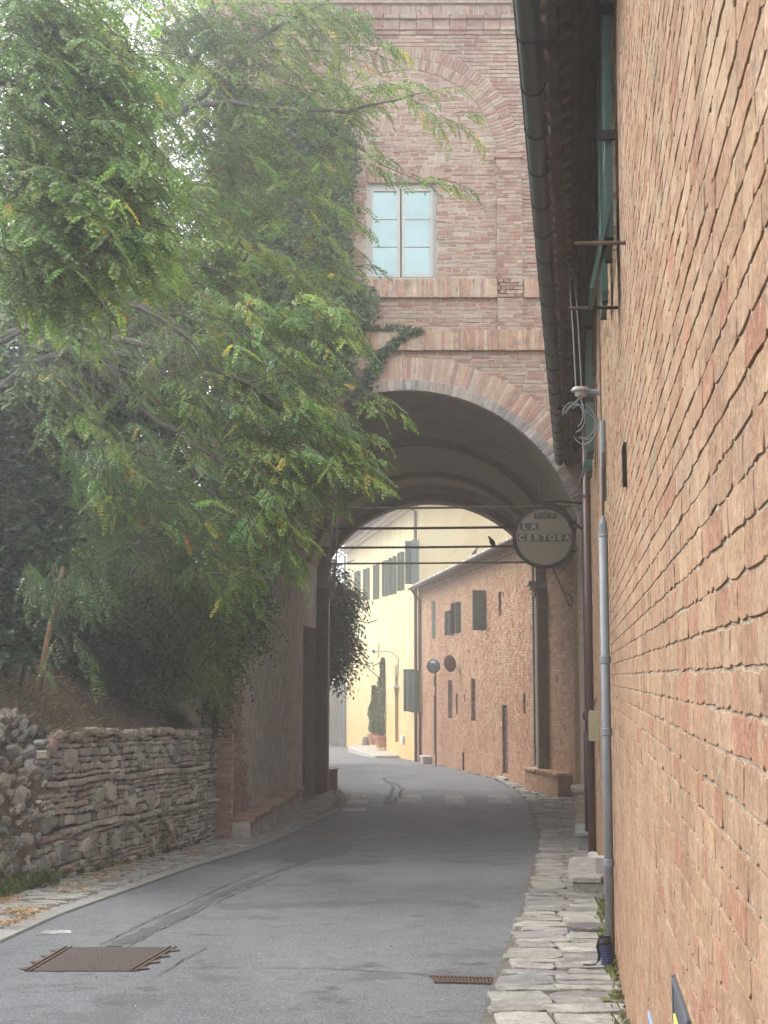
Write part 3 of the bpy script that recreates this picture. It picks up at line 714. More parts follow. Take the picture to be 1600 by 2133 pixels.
# the striped bag with its strap
q = G(1264, 2030); base = Vector((q.x - .0, q.y, zg(q.y) + .062))
t = thing('cup_bag', 'small blue and black striped pouch with a strap, under the grey pipe', 'bag', base)
for k in range(15):
    g = MB(); z0 = .004 + k * .0095; r0 = .038 + .010 * k / 15
    g.lathe(base + Vector((.006 * math.sin(k * .4), 0, z0)), [(r0, 0), (r0 + .0022, .002), (r0 + .0022, .0075), (r0, .0095)], (.045, .07, .19) if k % 2 else (.012, .013, .025), 18, caps=(k == 0)); g.build('stripe', M_generic, t)
g = MB(); g.lathe(base + Vector((-.012, 0, .146)), [(.048, 0), (.050, .02), (.040, .05), (.046, .055), (.034, .045), (.028, .0)], (.012, .012, .014), 18, A=(.95, 0, .25), caps=False); g.build('rim', M_generic, t)
g = MB(); pts = [base + Vector(v_) for v_ in ((-.045, 0, .18), (-.062, -.01, .13), (-.05, -.01, .08), (-.055, -.02, .04), (-.075, -.03, .012), (-.12, -.03, .006), (-.165, -.02, .008))]
vs = []; 
for i, p in enumerate(pts): 
    w_ = Vector((.012, .004, .002)) if i < 4 else Vector((.004, .016, .002))
    vs += [p - w_, p + w_, p + w_ + Vector((0, 0, .003)), p - w_ + Vector((0, 0, .003))]
g.add(vs, [(4 * i + a, 4 * i + (a + 1) % 4, 4 * i + 4 + (a + 1) % 4, 4 * i + 4 + a) for i in range(len(pts) - 1) for a in range(4)], (.012, .012, .014)); g.build('strap', M_generic, t)
# ================================================================== gatehouse with the arch
PINK = [(.32, .195, .15), (.29, .165, .13), (.34, .235, .18), (.35, .27, .21), (.31, .205, .16), (.36, .29, .23), (.27, .16, .125), (.33, .25, .19)]
gate = thing('gatehouse', 'tall brick gatehouse with a wide vaulted arch over the road and one white framed window', 'gatehouse', (0, 0, 0))
def fu(px): return FA.hit(px, 1000)[0]
def fz(py): return FA.hit(850, py)[1]
XC0 = XC(FY); GL, GR = -3.02, 5.6
Z_a, Z_b, Z_c, Z_d = fz(732), fz(690), fz(622), fz(583)      # string course bottom/top, sill band bottom/top
ZW1 = fz(74); ZTOP = fz(-60)
wu0, wu1, wv0, wv1 = fu(765), fu(908), fz(583) + .01, fz(381)
# windows widen slightly with height in perspective: measured at their own height
wu0, wu1 = FA.hit(764, 480)[0], FA.hit(909, 480)[0]
win = (wu0, wv0, wu1, wv1, .16)
b = MB()
n_ = 60; xs = [XC0 - HW + 2 * HW * i / n_ for i in range(n_ + 1)]
for i in range(n_):
    a, c = xs[i], xs[i + 1]; za, zc_ = (CZ + math.sqrt(VR ** 2 - (q - XC0) ** 2) for q in (a, c))
    b.quad(FA.at(a, za), FA.at(c, zc_), FA.at(c, Z_a), FA.at(a, Z_a))
b.quad(FA.at(GL, -2.2), FA.at(XC0 - HW, -2.2), FA.at(XC0 - HW, Z_a), FA.at(GL, Z_a)); b.quad(FA.at(XC0 + HW, -2.2), FA.at(GR, -2.2), FA.at(GR, Z_a), FA.at(XC0 + HW, Z_a))
holed(b, FA, GL, GR, Z_a, ZTOP, [win], back=False)
b.quad((GL, FY, -2.2), (GL, BKY + .5, -2.2), (GL, BKY + .5, ZTOP), (GL, FY, ZTOP)); b.quad((GR, FY, -2.2), (GR, BKY + .5, -2.2), (GR, BKY + .5, ZTOP), (GR, FY, ZTOP))
b.build('wall', M_mortar, gate)
b = MB(); b.box((wu0 / 2 + wu1 / 2, FY + .9, (wv0 + wv1) / 2), (wu1 - wu0 + 1, 1.4, 2.6)); b.build('room_behind_window', M_hole, gate)
b = MB(); b.box(((GL + GR) / 2, (FY + BKY) / 2, ZTOP + .1), (GR - GL + 1.0, BKY - FY + 1.6, .25)); b.build('roof', M_terra, gate)
# ---- bricks of the facade
bx, by = FA.hit(1033, 330)[0], fz(327)
bcx = FA.hit(845, 330)[0]; bri = bx - bcx; bro = bri + .43     # blind arch
prx = bx + .45
def cut(rows, fn):
    out = []
    for u, v, w, h in rows:
        segs = [(u - w / 2, u + w / 2)]
        for a, c in fn(v, h):
            ns = []
            for p, q in segs:
                if c <= p or a >= q: ns.append((p, q))
                else:
                    if a - p > .05: ns.append((p, a))
                    if q - c > .05: ns.append((c, q))
            segs = ns
        out += [((p + q) / 2, v, q - p, h) for p, q in segs]
    return np.array(out)
def f_main(v, h):
    dz = v - CZ; r0 = VR + .59
    if v > Z_a: return []
    if dz < VR * math.sin(R(17)): return [(XC0 - HW - .12, XC0 + HW + .12)]
    x = math.sqrt(max(0, r0 ** 2 - dz ** 2)) if abs(dz) < r0 else 0
    return [(XC0 - x, XC0 + x)] if x else []
def f_up(v, h):
    e = [] 
    if wv0 < v < wv1: e.append((wu0 - .004, wu1 + .004))
    if wv1 < v < wv1 + .29: e.append((wu0 - .02, wu1 + .02))
    if v < by: e += [(bx, prx), (2 * bcx - prx, 2 * bcx - bx)]
    elif abs(v - by) < bro:
        xo = math.sqrt(bro ** 2 - (v - by) ** 2); xi = math.sqrt(max(0, bri ** 2 - (v - by) ** 2))
        e += [(bcx + xi, bcx + xo), (bcx - xo, bcx - xi)] if xi > 0 else [(bcx - xo, bcx + xo)]
    return e
lo = cut(courses(GL, GR, zg(25) - .2, Z_a, .073, .30, .020, .4), f_main)
mid = courses(GL, GR, Z_c, Z_b + .0, .071, .30) if False else cut(courses(GL, GR, Z_b, Z_c, .073, .30, .020, .4), lambda v, h: [(bx, prx)])
up = cut(courses(GL, GR, Z_d, ZW1, .073, .30, .020, .4), f_up)
pil = np.concatenate([courses(bx, prx, Z_d, by, .069, .24, .010, .5), courses(bx, prx, Z_b, Z_c, .071, .24, .01, .5), courses(2 * bcx - prx, 2 * bcx - bx, Z_d, by, .069, .24, .010, .5)])
inside = np.array([abs(u - bcx) < bri and (v < by or (u - bcx) ** 2 + (v - by) ** 2 < bri ** 2) for u, v, w, h in up])
parts_X = []; parts_c = []
for rows, pr, jj in ((lo, .012, .004), (mid, .012, .005), (up[inside], .008, .006), (up[~inside], .022, .004), (pil, .075, .003)):
    X, F = wall_bricks(FA, rows, pr, .06 + pr, jit=jj, fine=False, uneven=.004)
    parts_X.append(X); parts_c.append(pick(PINK, len(rows), .12))
X = np.concatenate(parts_X); cc = np.concatenate(parts_c)
qx, qy, _ = proj(X.mean(1).T)
emit(gate, 'brick', X, F, cc, M_brick, top=300, vis=((qx > 770) & (qx < 1075)))
# mortar behind the proud pilasters
b = MB()
for a, c, v0, v1 in ((bx, prx, Z_d, by), (bx, prx, Z_b, Z_c), (2 * bcx - prx, 2 * bcx - bx, Z_d, by)):
    b.box(((a + c) / 2, FY - .03, (v0 + v1) / 2), (c - a - .01, .068, v1 - v0))
b.build('pilaster_core', M_mortar, gate)
# ---- voussoirs
def ring(cx_, cz_, r0, r1, a0, a1, pitch, proud, depth, Y=FY, jit=.003, gap=.010):
    rm = (r0 + r1) / 2; n = int((a1 - a0) * rm / pitch); A = a0 + (np.arange(n) + .5) * (a1 - a0) / n
    U = np.stack([-np.sin(A), 0 * A, np.cos(A)], 1); V = np.stack([np.cos(A), 0 * A, np.sin(A)], 1)
    pos = np.stack([cx_ + rm * np.cos(A), np.full(n, Y - proud) - rng.normal(0, .003, n), cz_ + rm * np.sin(A)], 1)
    w = (a1 - a0) * rm / n - gap
    return blocks(pos, U, V, np.array([0, -1., 0]), np.stack([np.full(n, w), np.full(n, r1 - r0 - .008), np.full(n, depth)], 1), jit=jit, bev=.005)
a_s = math.acos(HW / VR)
X, F = ring(XC0, CZ, VR + .185, VR + .60, a_s - .25, math.pi - a_s + .1, .072, .045, .14)
emit(gate, 'voussoir', X, F, pick([(.37, .22, .17), (.42, .28, .21), (.31, .20, .16), (.44, .33, .26)], len(X), .12), M_brick)
X, F = ring(XC0, CZ, VR - .0, VR + .19, a_s - .06, math.pi - a_s + .06, .074, .075, .2)
emit(gate, 'edge_voussoir', X, F, pick([(.27, .25, .235), (.33, .31, .29), (.22, .20, .19)], len(X), .1), M_brick)
b = MB()                                                          # mortar under both rings
for r0, r1, pr, a_ in ((VR + .19, VR + .59, .038, .25), (VR + .004, VR + .188, .068, .06)):
    A = np.linspace(a_s - a_, math.pi - a_s + a_, 90)
    for i in range(89):
        q = [(XC0 + r * math.cos(a), FY - pr, CZ + r * math.sin(a)) for r, a in ((r0, A[i]), (r1, A[i]), (r1, A[i + 1]), (r0, A[i + 1]))]
        b.quad(*q); 
        for r in (r0, r1):
            b.quad((XC0 + r * math.cos(A[i]), FY - pr, CZ + r * math.sin(A[i])), (XC0 + r * math.cos(A[i + 1]), FY - pr, CZ + r * math.sin(A[i + 1])), (XC0 + r * math.cos(A[i + 1]), FY + .05, CZ + r * math.sin(A[i + 1])), (XC0 + r * math.cos(A[i]), FY + .05, CZ + r * math.sin(A[i])))
b.build('ring_mortar', M_mortar, gate)
for r0, r1, pr in ((bri, bri + .215, .03), (bri + .215, bri + .43, .035)):
    X, F = ring(bcx, by, r0, r1, .0, math.pi, .066, pr, .08, gap=.012)
    emit(gate, 'blind_arch_brick', X, F, pick(PINK, len(X), .12), M_brick, top=150)
b = MB(); A = np.linspace(0, math.pi, 60)
for i in range(59):
    b.quad(*[(bcx + r * math.cos(a), FY - .018, by + r * math.sin(a)) for r, a in ((bri, A[i]), (bro, A[i]), (bro, A[i + 1]), (bri, A[i + 1]))])
    b.quad(*[(bcx + bri * math.cos(a), y_, by + bri * math.sin(a)) for y_, a in ((FY - .018, A[i]), (FY, A[i]), (FY, A[i + 1]), (FY - .018, A[i + 1]))])
b.build('blind_arch_mortar', M_mortar, gate)
# ---- soldier courses
def soldiers(name, u0, u1, v0, v1, proud, depth, pitch=.074, top=120, mt=M_soot, pal=PINK):
    n = int((u1 - u0) / pitch); u = u0 + (np.arange(n) + .5) * (u1 - u0) / n
    pos = np.stack([u, np.full(n, FY - proud) - rng.normal(0, .004, n), np.full(n, (v0 + v1) / 2) + rng.normal(0, .004, n)], 1)
    X, F = blocks(pos, (1, 0, 0), (0, 0, 1), (0, -1, 0), np.stack([np.full(n, pitch - .012), np.full(n, v1 - v0), np.full(n, depth)], 1), jit=.004, bev=.006)
    emit(gate, name, X, F, pick(pal, n, .14), mt, top=top)
    g = MB(); g.box(((u0 + u1) / 2, FY - proud / 2 + .004, (v0 + v1) / 2), (u1 - u0, proud - .008, v1 - v0 - .015)); g.build('band_mortar', M_mortar, gate)
TAN = [(.42, .29, .20), (.38, .23, .16), (.46, .35, .25), (.34, .20, .15)]
soldiers('sill_brick', GL, bx - .004, Z_c, Z_d, .09, .12, pal=TAN)
soldiers('sill_brick', prx + .02, GR, Z_c, Z_d, .09, .12, pal=TAN)
soldiers('string_course_brick', GL, GR, Z_a, Z_b, .10, .14, pal=TAN)
soldiers('lintel_brick', wu0 - .02, wu1 + .02, wv1 + .005, wv1 + .285, .014, .05, top=60, mt=M_brick)
b = MB()
blk = courses(bx, prx, Z_c, Z_d, .071, .22, .012, .5); X, F = wall_bricks(FA, blk, .095, .09, jit=.004, fine=False)
b.batch(X, F, pick(PINK, len(blk), .1)); b.build('pilaster_block', M_brick, gate)['kind'] = 'stuff'
# pilaster impost and stepped cornice
b = MB(); b.box(((bx + prx) / 2, FY - .055, by - .02), (prx - bx + .04, .11, .05), (.33, .19, .14)); b.build('impost', M_brick, gate)
for y0, y1, pr in ((74, 66, .05), (66, 58, .09), (57, 44, .06), (44, 37, .13)):
    n = int((GR - GL) / .3)
    rows = np.array([(GL + (i + .5) * .3, (fz(y0) + fz(y1)) / 2, .288, fz(y1) - fz(y0) - .004) for i in range(n)])
    X, F = wall_bricks(FA, rows, pr, pr + .05, jit=.004, fine=False)
    emit(gate, 'cornice_brick', X, F, pick(PINK, n, .1), M_brick, top=40)
soldiers('dentil_brick', GL, GR, fz(36), fz(15), .10, .14, pitch=.09, top=100)
for y0, y1, pr in ((14, 8, .17), (8, 0, .22), (0, -14, .27), (-14, -30, .4)):
    b = MB(); b.box(((GL + GR) / 2, FY - pr / 2, (fz(y0) + fz(y1)) / 2), (GR - GL + 2 * pr, pr, fz(y1) - fz(y0) - .002), (.44, .36, .30)); b.build('cornice_band', M_brick, gate)
# ---- window
w = part('window', gate); WF = mat('window_frame', (.45, .46, .43), .6, (8, .06), None, None)
yw = FY + .10
def bar(mb, x0, x1, z0, z1, y=yw, d=.05): mb.box(((x0 + x1) / 2, y, (z0 + z1) / 2), (x1 - x0, d, z1 - z0))
g = MB(); bar(g, wu0, wu0 + .055, wv0, wv1); bar(g, wu1 - .055, wu1, wv0, wv1); bar(g, wu0 + .055, wu1 - .055, wv1 - .075, wv1); bar(g, wu0 + .055, wu1 - .055, wv0, wv0 + .055); g.build('frame', WF, w)
wm = (wu0 + wu1) / 2 - .01
M_glass = mat('window_glass', (.20, .29, .285), .04, (1.6, .12), None, (3, .12, .01), None, .65, 1.0, None, None, 1.0)
for x0, x1 in ((wu0 + .057, wm - .012), (wm + .012, wu1 - .057)):
    g = MB(); z0, z1 = wv0 + .057, wv1 - .077; s_ = .055
    bar(g, x0, x0 + s_, z0, z1, yw - .012, .05); bar(g, x1 - s_, x1, z0, z1, yw - .012, .05); bar(g, x0 + s_, x1 - s_, z1 - s_, z1, yw - .012, .05); bar(g, x0 + s_, x1 - s_, z0, z0 + s_, yw - .012, .05)
    g.build('casement', WF, w)
    for k in (1, 2):
        g = MB(); zz = z0 + s_ + (z1 - z0 - 2 * s_) * k / 3; bar(g, x0 + s_, x1 - s_, zz - .008, zz + .008, yw - .012, .02); g.build('glazing_bar', WF, w)
    for k in range(3):
        za = z0 + s_ + (z1 - z0 - 2 * s_) * k / 3 + .008; zb2 = z0 + s_ + (z1 - z0 - 2 * s_) * (k + 1) / 3 - .008
        g = MB(); g.box(((x0 + x1) / 2, yw + .0, (za + zb2) / 2), (x1 - x0 - 2 * s_, .008, zb2 - za)); g.build('pane', M_glass, w)
# ---- passage: vault, ribs, side walls, far arch
nY = 26; nA = 44
def vault(i, j, r=VR):
    Y = FY + .1 + (BKY - FY - .1) * i; a = math.pi - a_s - (math.pi - 2 * a_s) * j
    return (XC(Y) + r * math.cos(a), Y, CZ + r * math.sin(a) + .012 * math.sin(Y * 2.1 + a * 5))
b = MB(); b.grid(vault, nY, nA)
zs = CZ + VR * math.sin(a_s)
for i in range(nY):
    Ya, Yb = (FY + .1 + (BKY - FY - .1) * q / nY for q in (i, i + 1))
    b.quad((XC(Ya) + HW - .01, Ya, zs), (XC(Yb) + HW - .01, Yb, zs), (wallx(Yb) + .4, Yb, zs + .02), (wallx(Ya) + .4, Ya, zs + .02))
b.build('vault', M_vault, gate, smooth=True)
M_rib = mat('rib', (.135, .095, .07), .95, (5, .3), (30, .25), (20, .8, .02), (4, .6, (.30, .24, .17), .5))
for Y0, wd in ((30.1, .30), (34.9, .34)):
    b = MB(); rr = VR - .11
    for k in range(60):
        a, c = (math.pi - a_s - .0 - (math.pi - 2 * a_s) * q / 60 for q in (k, k + 1))
        for y0, ra, y1, rb in ((Y0, VR + .02, Y0, rr), (Y0, rr, Y0 + wd, rr), (Y0 + wd, rr, Y0 + wd, VR + .02)):
            b.quad(*[(XC(Y0) + q_ * math.cos(t), y_, CZ + q_ * math.sin(t)) for q_, y_, t in ((ra, y0, a), (rb, y1, a), (rb, y1, c), (ra, y0, c))])
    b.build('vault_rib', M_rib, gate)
LW = Frame((XC0 - HW, FY, 0), (.0672, 1, 0), (1, -.0672, 0))
n0, n1 = LW.hit(631, 1400)[0], LW.hit(665, 1400)[0]; nt = LW.hit(648, 1306)[1]
b = MB(); holed(b, LW, 0, 13, -2.2, zs + .02, [(n0, -2.0, n1, nt, .32)]); b.build('passage_plaster', M_plaster, gate)
b = MB(); b.box(LW.at(n0 + .12, (nt + zg(32)) / 2 - .4, -.16), (.05, .3, nt - zg(32) - 1.0), U=LW.U, V=LW.N); b.build('niche_shadow_slit', M_black, gate)  # black strip painted in for the shadow slit beside the niche door
rows = courses(n0 + .2, n1 - .02, zg(32), nt - .05, .075, .28, .012); X, F = wall_bricks(LW, rows, -.29, .03, jit=.004, fine=False)
emit(gate, 'niche_brick', X, F, pick([(.22, .13, .09), (.27, .17, .12), (.18, .11, .08)], len(rows)), M_brick, top=100)
# brick quoins of the left pier: front face and return into the passage
q1 = courses(GL, XC0 - HW, zg(25) - .1, fz(1120), .073, .25, .012, .5)
ql = []
for j, v in enumerate(np.arange(zg(25) - .05, EYE + 1.8, .073)):
    L_ = (.55 if (j // 2) % 2 else .9) + random.uniform(-.1, .25) + max(0, (EYE - 1.2 - v)) * .8
    u = 0.0
    while u < L_: ql.append((u + .14, v, .27, .061)); u += .283
ql = np.array(ql); ql = ql[ql[:, 0] < 3]
RED = [(.28, .145, .115), (.31, .17, .13), (.24, .125, .10), (.33, .21, .165), (.21, .13, .105)]
X, F = wall_bricks(LW, ql, .010, .05, jit=.004, fine=False); emit(gate, 'quoin_brick', X, F, pick(RED, len(ql)), M_brick, top=220)
qf = courses(GL, XC0 - HW, zg(25) - .2, CZ + .6, .073, .25, .012, .5); X, F = wall_bricks(FA, qf, .03, .05, jit=.005, fine=False); emit(gate, 'quoin_brick', X, F, pick(RED, len(qf)), M_brick, top=80)
# right side of the passage up to the far pier
PR = Frame((XC0 + HW + .02, FY, 0), (4.62 - 3.36, 10.5, 0), (-10.5, 1.26, 0))
PR2 = Frame((4.62, 35.5, 0), (4.06 - 4.62, 2.5, 0), (-2.5, -.56, 0))
ph = [(PR2.hit(px, py)[0] - .05, PR2.hit(px, py)[1] - .14, PR2.hit(px, py)[0] + .05, PR2.hit(px, py)[1] + .02) for px, py in ((1138, 1300), (1150, 1283), (1138, 1412), (1161, 1410), (1139, 1525), (1178, 1510))]
b = MB(); holed(b, PR, 0, 10.58, -2.2, zs + 2); holed(b, PR2, 0, 2.3, -2.2, zs + 2, ph, .1); b.build('passage_wall', M_mortar_far, gate)
SAND = [(.40, .235, .145), (.45, .29, .18), (.36, .20, .12), (.48, .34, .22), (.34, .21, .14), (.42, .22, .13)]
for fr, L_, hh in ((PR, 10.58, []), (PR2, 2.3, ph)):
    rows = keep(courses(0, L_, zg(30) - .3, zs + 1.2, .071, .28, .012, .4), hh); X, F = wall_bricks(fr, rows, .010, .03, jit=.004, fine=False, uneven=.003)
    emit(gate, 'passage_brick', X, F, pick(SAND, len(rows), .13), M_brick_far, top=0 if fr is PR else 300)
b = MB()                                                          # far wall with its lower arch, 40 cm thick
XB, HB, RB, CB = XC(BKY), 2.67, 3.15, EYE + 1.43
for y_ in (BKY - .3, BKY + .35):
    xs2 = [XB - HB + 2 * HB * i / 50 for i in range(51)]
    for i in range(50):
        a, c = xs2[i], xs2[i + 1]; za, zc2 = (CB + math.sqrt(RB ** 2 - (q - XB) ** 2) for q in (a, c))
        top_ = CZ + VR + .05 if y_ < BKY else ZTOP
        b.quad((a, y_, za), (c, y_, zc2), (c, y_, top_), (a, y_, top_))
        if y_ < BKY: b.quad((a, y_, za), (c, y_, zc2), (c, BKY + .35, zc2), (a, BKY + .35, za))
    for a, c in ((GL, XB - HB), (XB + HB, GR)):
        b.quad((a, y_, -2.4), (c, y_, -2.4), (c, y_, ZTOP), (a, y_, ZTOP))
for x in (XB - HB, XB + HB):
    b.quad((x, BKY - .3, -2.4), (x, BKY + .35, -2.4), (x, BKY + .35, CB + math.sqrt(RB ** 2 - HB ** 2)), (x, BKY - .3, CB + math.sqrt(RB ** 2 - HB ** 2)))
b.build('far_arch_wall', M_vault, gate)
A0 = math.acos(HB / RB); b = MB()
for k in range(60):
    a, c = (A0 + (math.pi - 2 * A0) * q / 60 for q in (k, k + 1))
    for y0, ra, y1, rb in ((BKY - .34, RB + .14, BKY - .34, RB - .05), (BKY - .34, RB - .05, BKY + .40, RB - .05), (BKY + .40, RB - .05, BKY + .40, RB + .14)):
        b.quad(*[(XB + q_ * math.cos(t), y_, CB + q_ * math.sin(t)) for q_, y_, t in ((ra, y0, a), (rb, y1, a), (rb, y1, c), (ra, y0, c))])
b.build('far_arch_ring', M_rib, gate)
for s in (-1, 1):
    x = XB + s * HB; z = EYE + (1410 - 1228) / FPX * BKY
    b = MB(); 
    for dz, pr in ((-.15, .05), (-.05, .09), (.06, .14), (.15, .18)): b.box((x - s * pr / 2 + s * .02, BKY + .1, z + dz), (pr + .04, .75, .095), (.30, .24, .17))
    b.build('impost', M_brick_far, gate)
    b = MB(); b.box((x + s * .17, BKY - .36, (z + zg(38)) / 2), (.30, .14, z - zg(38)), (.13, .09, .07)); b.build('far_pilaster', M_rib, gate)
b = MB(); b.tube([(XB + HB - .045, BKY + .0, EYE - 2.25), (XB + HB - .045, BKY, EYE + 3.2)], .03, n=8); b.build('far_conduit', M_pipe_grey, gate)
# tie rods
for Y, th in ((25.5, .022), (29.0, .028), (33.3, .028), (38.0, .028)):
    b = MB(); z = EYE + 2.97; b.tube([(XC(Y) - HW - .1, Y, z - .02), (XC(Y), Y, z - .005), (XC(Y) + HW + .3, Y, z + .03)], th, n=6); b.build('tie_rod', M_rust, gate)
b = MB(); b.tube([(XC(33), 33, CZ + VR - .02), (XC(33), 33, CZ + VR - .14)], .015, n=6); b.build('vault_hook', M_rust, gate)
# ---- broken brick pedestal at the right pier
t = thing('brick_pedestal', 'worn brick pedestal with a broken top, foot of the right arch pier', 'pedestal', tuple(G(1204, 1725)))
p0 = G(1204, 1722); yy = FY - .18
b = MB(); b.box((XC0 + HW + .02, yy + .03, zg(yy) + .40), (.20, .26, .84)); b.build('core', M_mortar, t)
rows = []
for j in range(11):
    z = zg(yy) + .02 + j * .074
    for x, w_ in (((-.075, .13), (.065, .13)) if j % 2 else ((0, .27),)):
        rows.append((XC0 + HW + .02 + x, yy - .12, z + .03, w_, .30))
rows = np.array(rows); pos = rows[:, :3].copy(); pos[:, 1] += rng.normal(0, .008, len(rows)) 
X, F = blocks(pos, (1, 0, 0), (0, 0, 1), (0, -1, 0), np.stack([rows[:, 3], np.full(len(rows), .062), np.full(len(rows), .3)], 1), jit=.006, bev=.008)
emit(t, 'brick', X, F, pick(PINK, len(rows), .1), M_brick)
X, F = blocks([(XC0 + HW - .02, yy + .02, zg(yy) + .90)], (1, .1, 0), (-.1, 1, .1), (.05, 0, 1), [(.30, .34, .07)], jit=.02, bev=.02); g = MB(); g.batch(X, F, np.array([[.36, .31, .27]])); g.build('cap_stone', M_slab, t)
# ---- benches
def bench(label, fr, u0, u1, n, h, pal, cap_c, body_m):
    um = (u0 + u1) / 2; zb_ = zg(fr.at(um, 0)[1]); t = thing('masonry_bench', label, 'bench', tuple(fr.at(um, zb_, n / 2)))
    g = MB(); g.box(fr.at(um, zb_ + (h - .07) / 2 - .08, n / 2 - .01), (u1 - u0 - .03, n - .03, h - .07 + .16), U=fr.U, V=fr.N); g.build('core', body_m, t)
    m_ = int((u1 - u0) / .29) ; pos = [fr.at(u0 + (i + .5) * (u1 - u0) / m_, zb_ + h, n / 2 + .01) for i in range(m_)]
    X, F = blocks(pos, fr.U, fr.N, (0, 0, 1), np.array([((u1 - u0) / m_ - .01, n + .05, .065)] * m_), jit=.006, bev=.01); emit(t, 'cap_brick', X, F, pick(cap_c, m_, .1), M_brick)
    if pal:
        r_ = courses(u0, u1, zb_, zb_ + h - .07, .074, .27, .011); X, F = wall_bricks(Frame(fr.at(0, 0, n - .02), fr.U, fr.N), r_, .0, .03, jit=.004, fine=False)
        emit(t, 'brick', X, F, pick(pal, len(r_)), M_brick_far)
        F2 = Frame(fr.at(u0 + .01, 0, 0), fr.N, -fr.U); r_ = courses(0, n, zb_, zb_ + h - .07, .074, .27, .011); X, F = wall_bricks(F2, r_, .005, .03, jit=.004, fine=False)
        emit(t, 'end_brick', X, F, pick([(.2, .11, .08), (.24, .13, .1)], len(r_)), M_brick_far)
    return t
bench('low brick bench against the right wall at the far mouth of the passage', PR2, .25, 2.85, .38, .62, SAND, SAND, M_mortar_far)
u0, _ = LW.hit(517, 1690, .28)
bench('long low plastered bench with a red brick top along the left wall of the passage', LW, u0, LW.hit(626, 1650, .28)[0], .34, .46, None, RED, M_plaster)
g = MB()
t = thing('stone_buffer', 'dark low masonry block outside the far left jamb of the arch', 'block', (XB - HB + .05, BKY + .6, zg(38)))
g.box((XB - HB + .05, BKY + .75, zg(38) + .26), (.30, .7, .56), (.16, .12, .10)); g.build('body', M_brick_far, t)
X, F = blocks([(XB - HB + .05, BKY + .75, zg(38) + .58)], (1, 0, 0), (0, 1, 0), (0, 0, 1), [(.36, .8, .06)], jit=.01, bev=.015); g = MB(); g.batch(X, F, np.array([[.2, .16, .13]])); g.build('cap', M_slab, t)
# ---- floodlight box by the left bench, notice plate on the retaining wall
p = G(516, 1712); t = thing('floodlight', 'small white floodlight housing at the road edge by the left bench end', 'light', (p.x, p.y, p.z))
g = MB(); X, F = blocks([(p.x, p.y - .09, p.z + .17)], (1, .15, 0), (0, .1, 1), (.15, -1, .1), [(.13, .22, .16)], jit=.002, bev=.022); g.batch(X, F, np.array([[.50, .50, .48]])); g.build('housing', M_generic, t)
g = MB(); g.box((p.x - .02, p.y - .10, p.z + .15), (.07, .02, .11), (.04, .04, .05), V=(.15, 1, -.1)); g.build('lens', M_generic, t)
g = MB(); g.tube([(p.x + .03, p.y, p.z + .07), (p.x + .03, p.y + .02, p.z - .02)], .02, n=7); g.build('bracket', M_black, t)
# ---- round hanging sign
c = P(1133, 1119, 24.25); rS = 65.5 / FPX * 24.25
t = thing('hanging_sign', 'big round cream sign reading BAR LA CERTOSA, hung at the right of the arch', 'sign', tuple(c))
M_face = mat('sign_face', (.17, .155, .12), .7, (4, .08), None, None, (20, .68, (.12, .10, .07), .6), 0, .3)
g = MB(); g.lathe(c, [(rS - .05, -.035), (rS - .05, .035)], (.2, .19, .15), 56, A=(1, 0, 0), B=(0, 0, 1), W=(0, -1, 0)); g.build('face', M_face, t)
g = MB(); g.lathe(c, [(rS - .055, -.05), (rS, -.05), (rS + .004, 0), (rS, .05), (rS - .055, .05), (rS - .055, -.05)], (.035, .025, .025), 56, A=(1, 0, 0), B=(0, 0, 1), W=(0, -1, 0), caps=False); g.build('rim', M_black, t)
M_plateS = mat('sign_plate', (.045, .05, .042), .7, (20, .3), None, None, (30, .6, (.12, .11, .08), .5)); M_ltr = mat('sign_letter', (.24, .22, .17), .7, (30, .12), None, None)
def word(txt, px0, px1, py0, py1, spread=1.0, lc=M_ltr):
    a, z1 = FAs.hit(px0, py0); b_, z0 = FAs.hit(px1, py1); yy = c.y - .040
    g = MB(); g.box(((a + b_) / 2, yy, (z0 + z1) / 2), (b_ - a, .008, z1 - z0)); pl = g.build('letter_strip', M_plateS, t)
    n = len(txt); st = (b_ - a) / n
    for i, ch in enumerate(txt):
        cu = bpy.data.curves.new('letter', 'FONT'); cu.body = ch; cu.size = (z1 - z0) * 1.12; cu.align_x = 'CENTER'; cu.extrude = .004; cu.offset = .006
        tmp = bpy.data.objects.new('tmp', cu); COL.objects.link(tmp); bpy.context.view_layer.update()
        me = bpy.data.meshes.new_from_object(tmp.evaluated_get(bpy.context.evaluated_depsgraph_get())); bpy.data.objects.remove(tmp)
        me.materials.clear(); me.materials.append(lc)
        o = bpy.data.objects.new('letter', me); COL.objects.link(o); o.parent = pl
        o.rotation_euler = (R(90), 0, 0); o.location = (a + st * (i + .5), yy - .007, z0 + (z1 - z0) * .12)
        o.location = Vector(o.location) - wloc(pl)
FAs = Frame((0, c.y, 0), (1, 0, 0), (0, -1, 0))
word('BAR', 1112, 1160, 1069, 1081, lc=mat('faded_letter', (.10, .10, .085), .7, (30, .2), None, None))
word('LA', 1083, 1121, 1090, 1104)
word('CERTOSA', 1078, 1189, 1113, 1128)
xR = XC0 + HW + .05
g = MB(); g.tube([(xR, c.y + .3, c.z + rS * .96 + .10), P(1165, 1044, c.y), P(1135, 1046, c.y), P(1131, 1056, c.y)], .022, n=7); g.build('bracket_bar', M_black, t)
g = MB(); g.tube([P(1131, 1052, c.y), P(1150, 1049, c.y), P(1175, 1062, c.y), P(1190, 1085, c.y), (xR + .02, c.y + .2, P(0, 1105, c.y).z)], [.02, .03, .035, .03, .02], n=7); g.build('scroll', M_black, t)
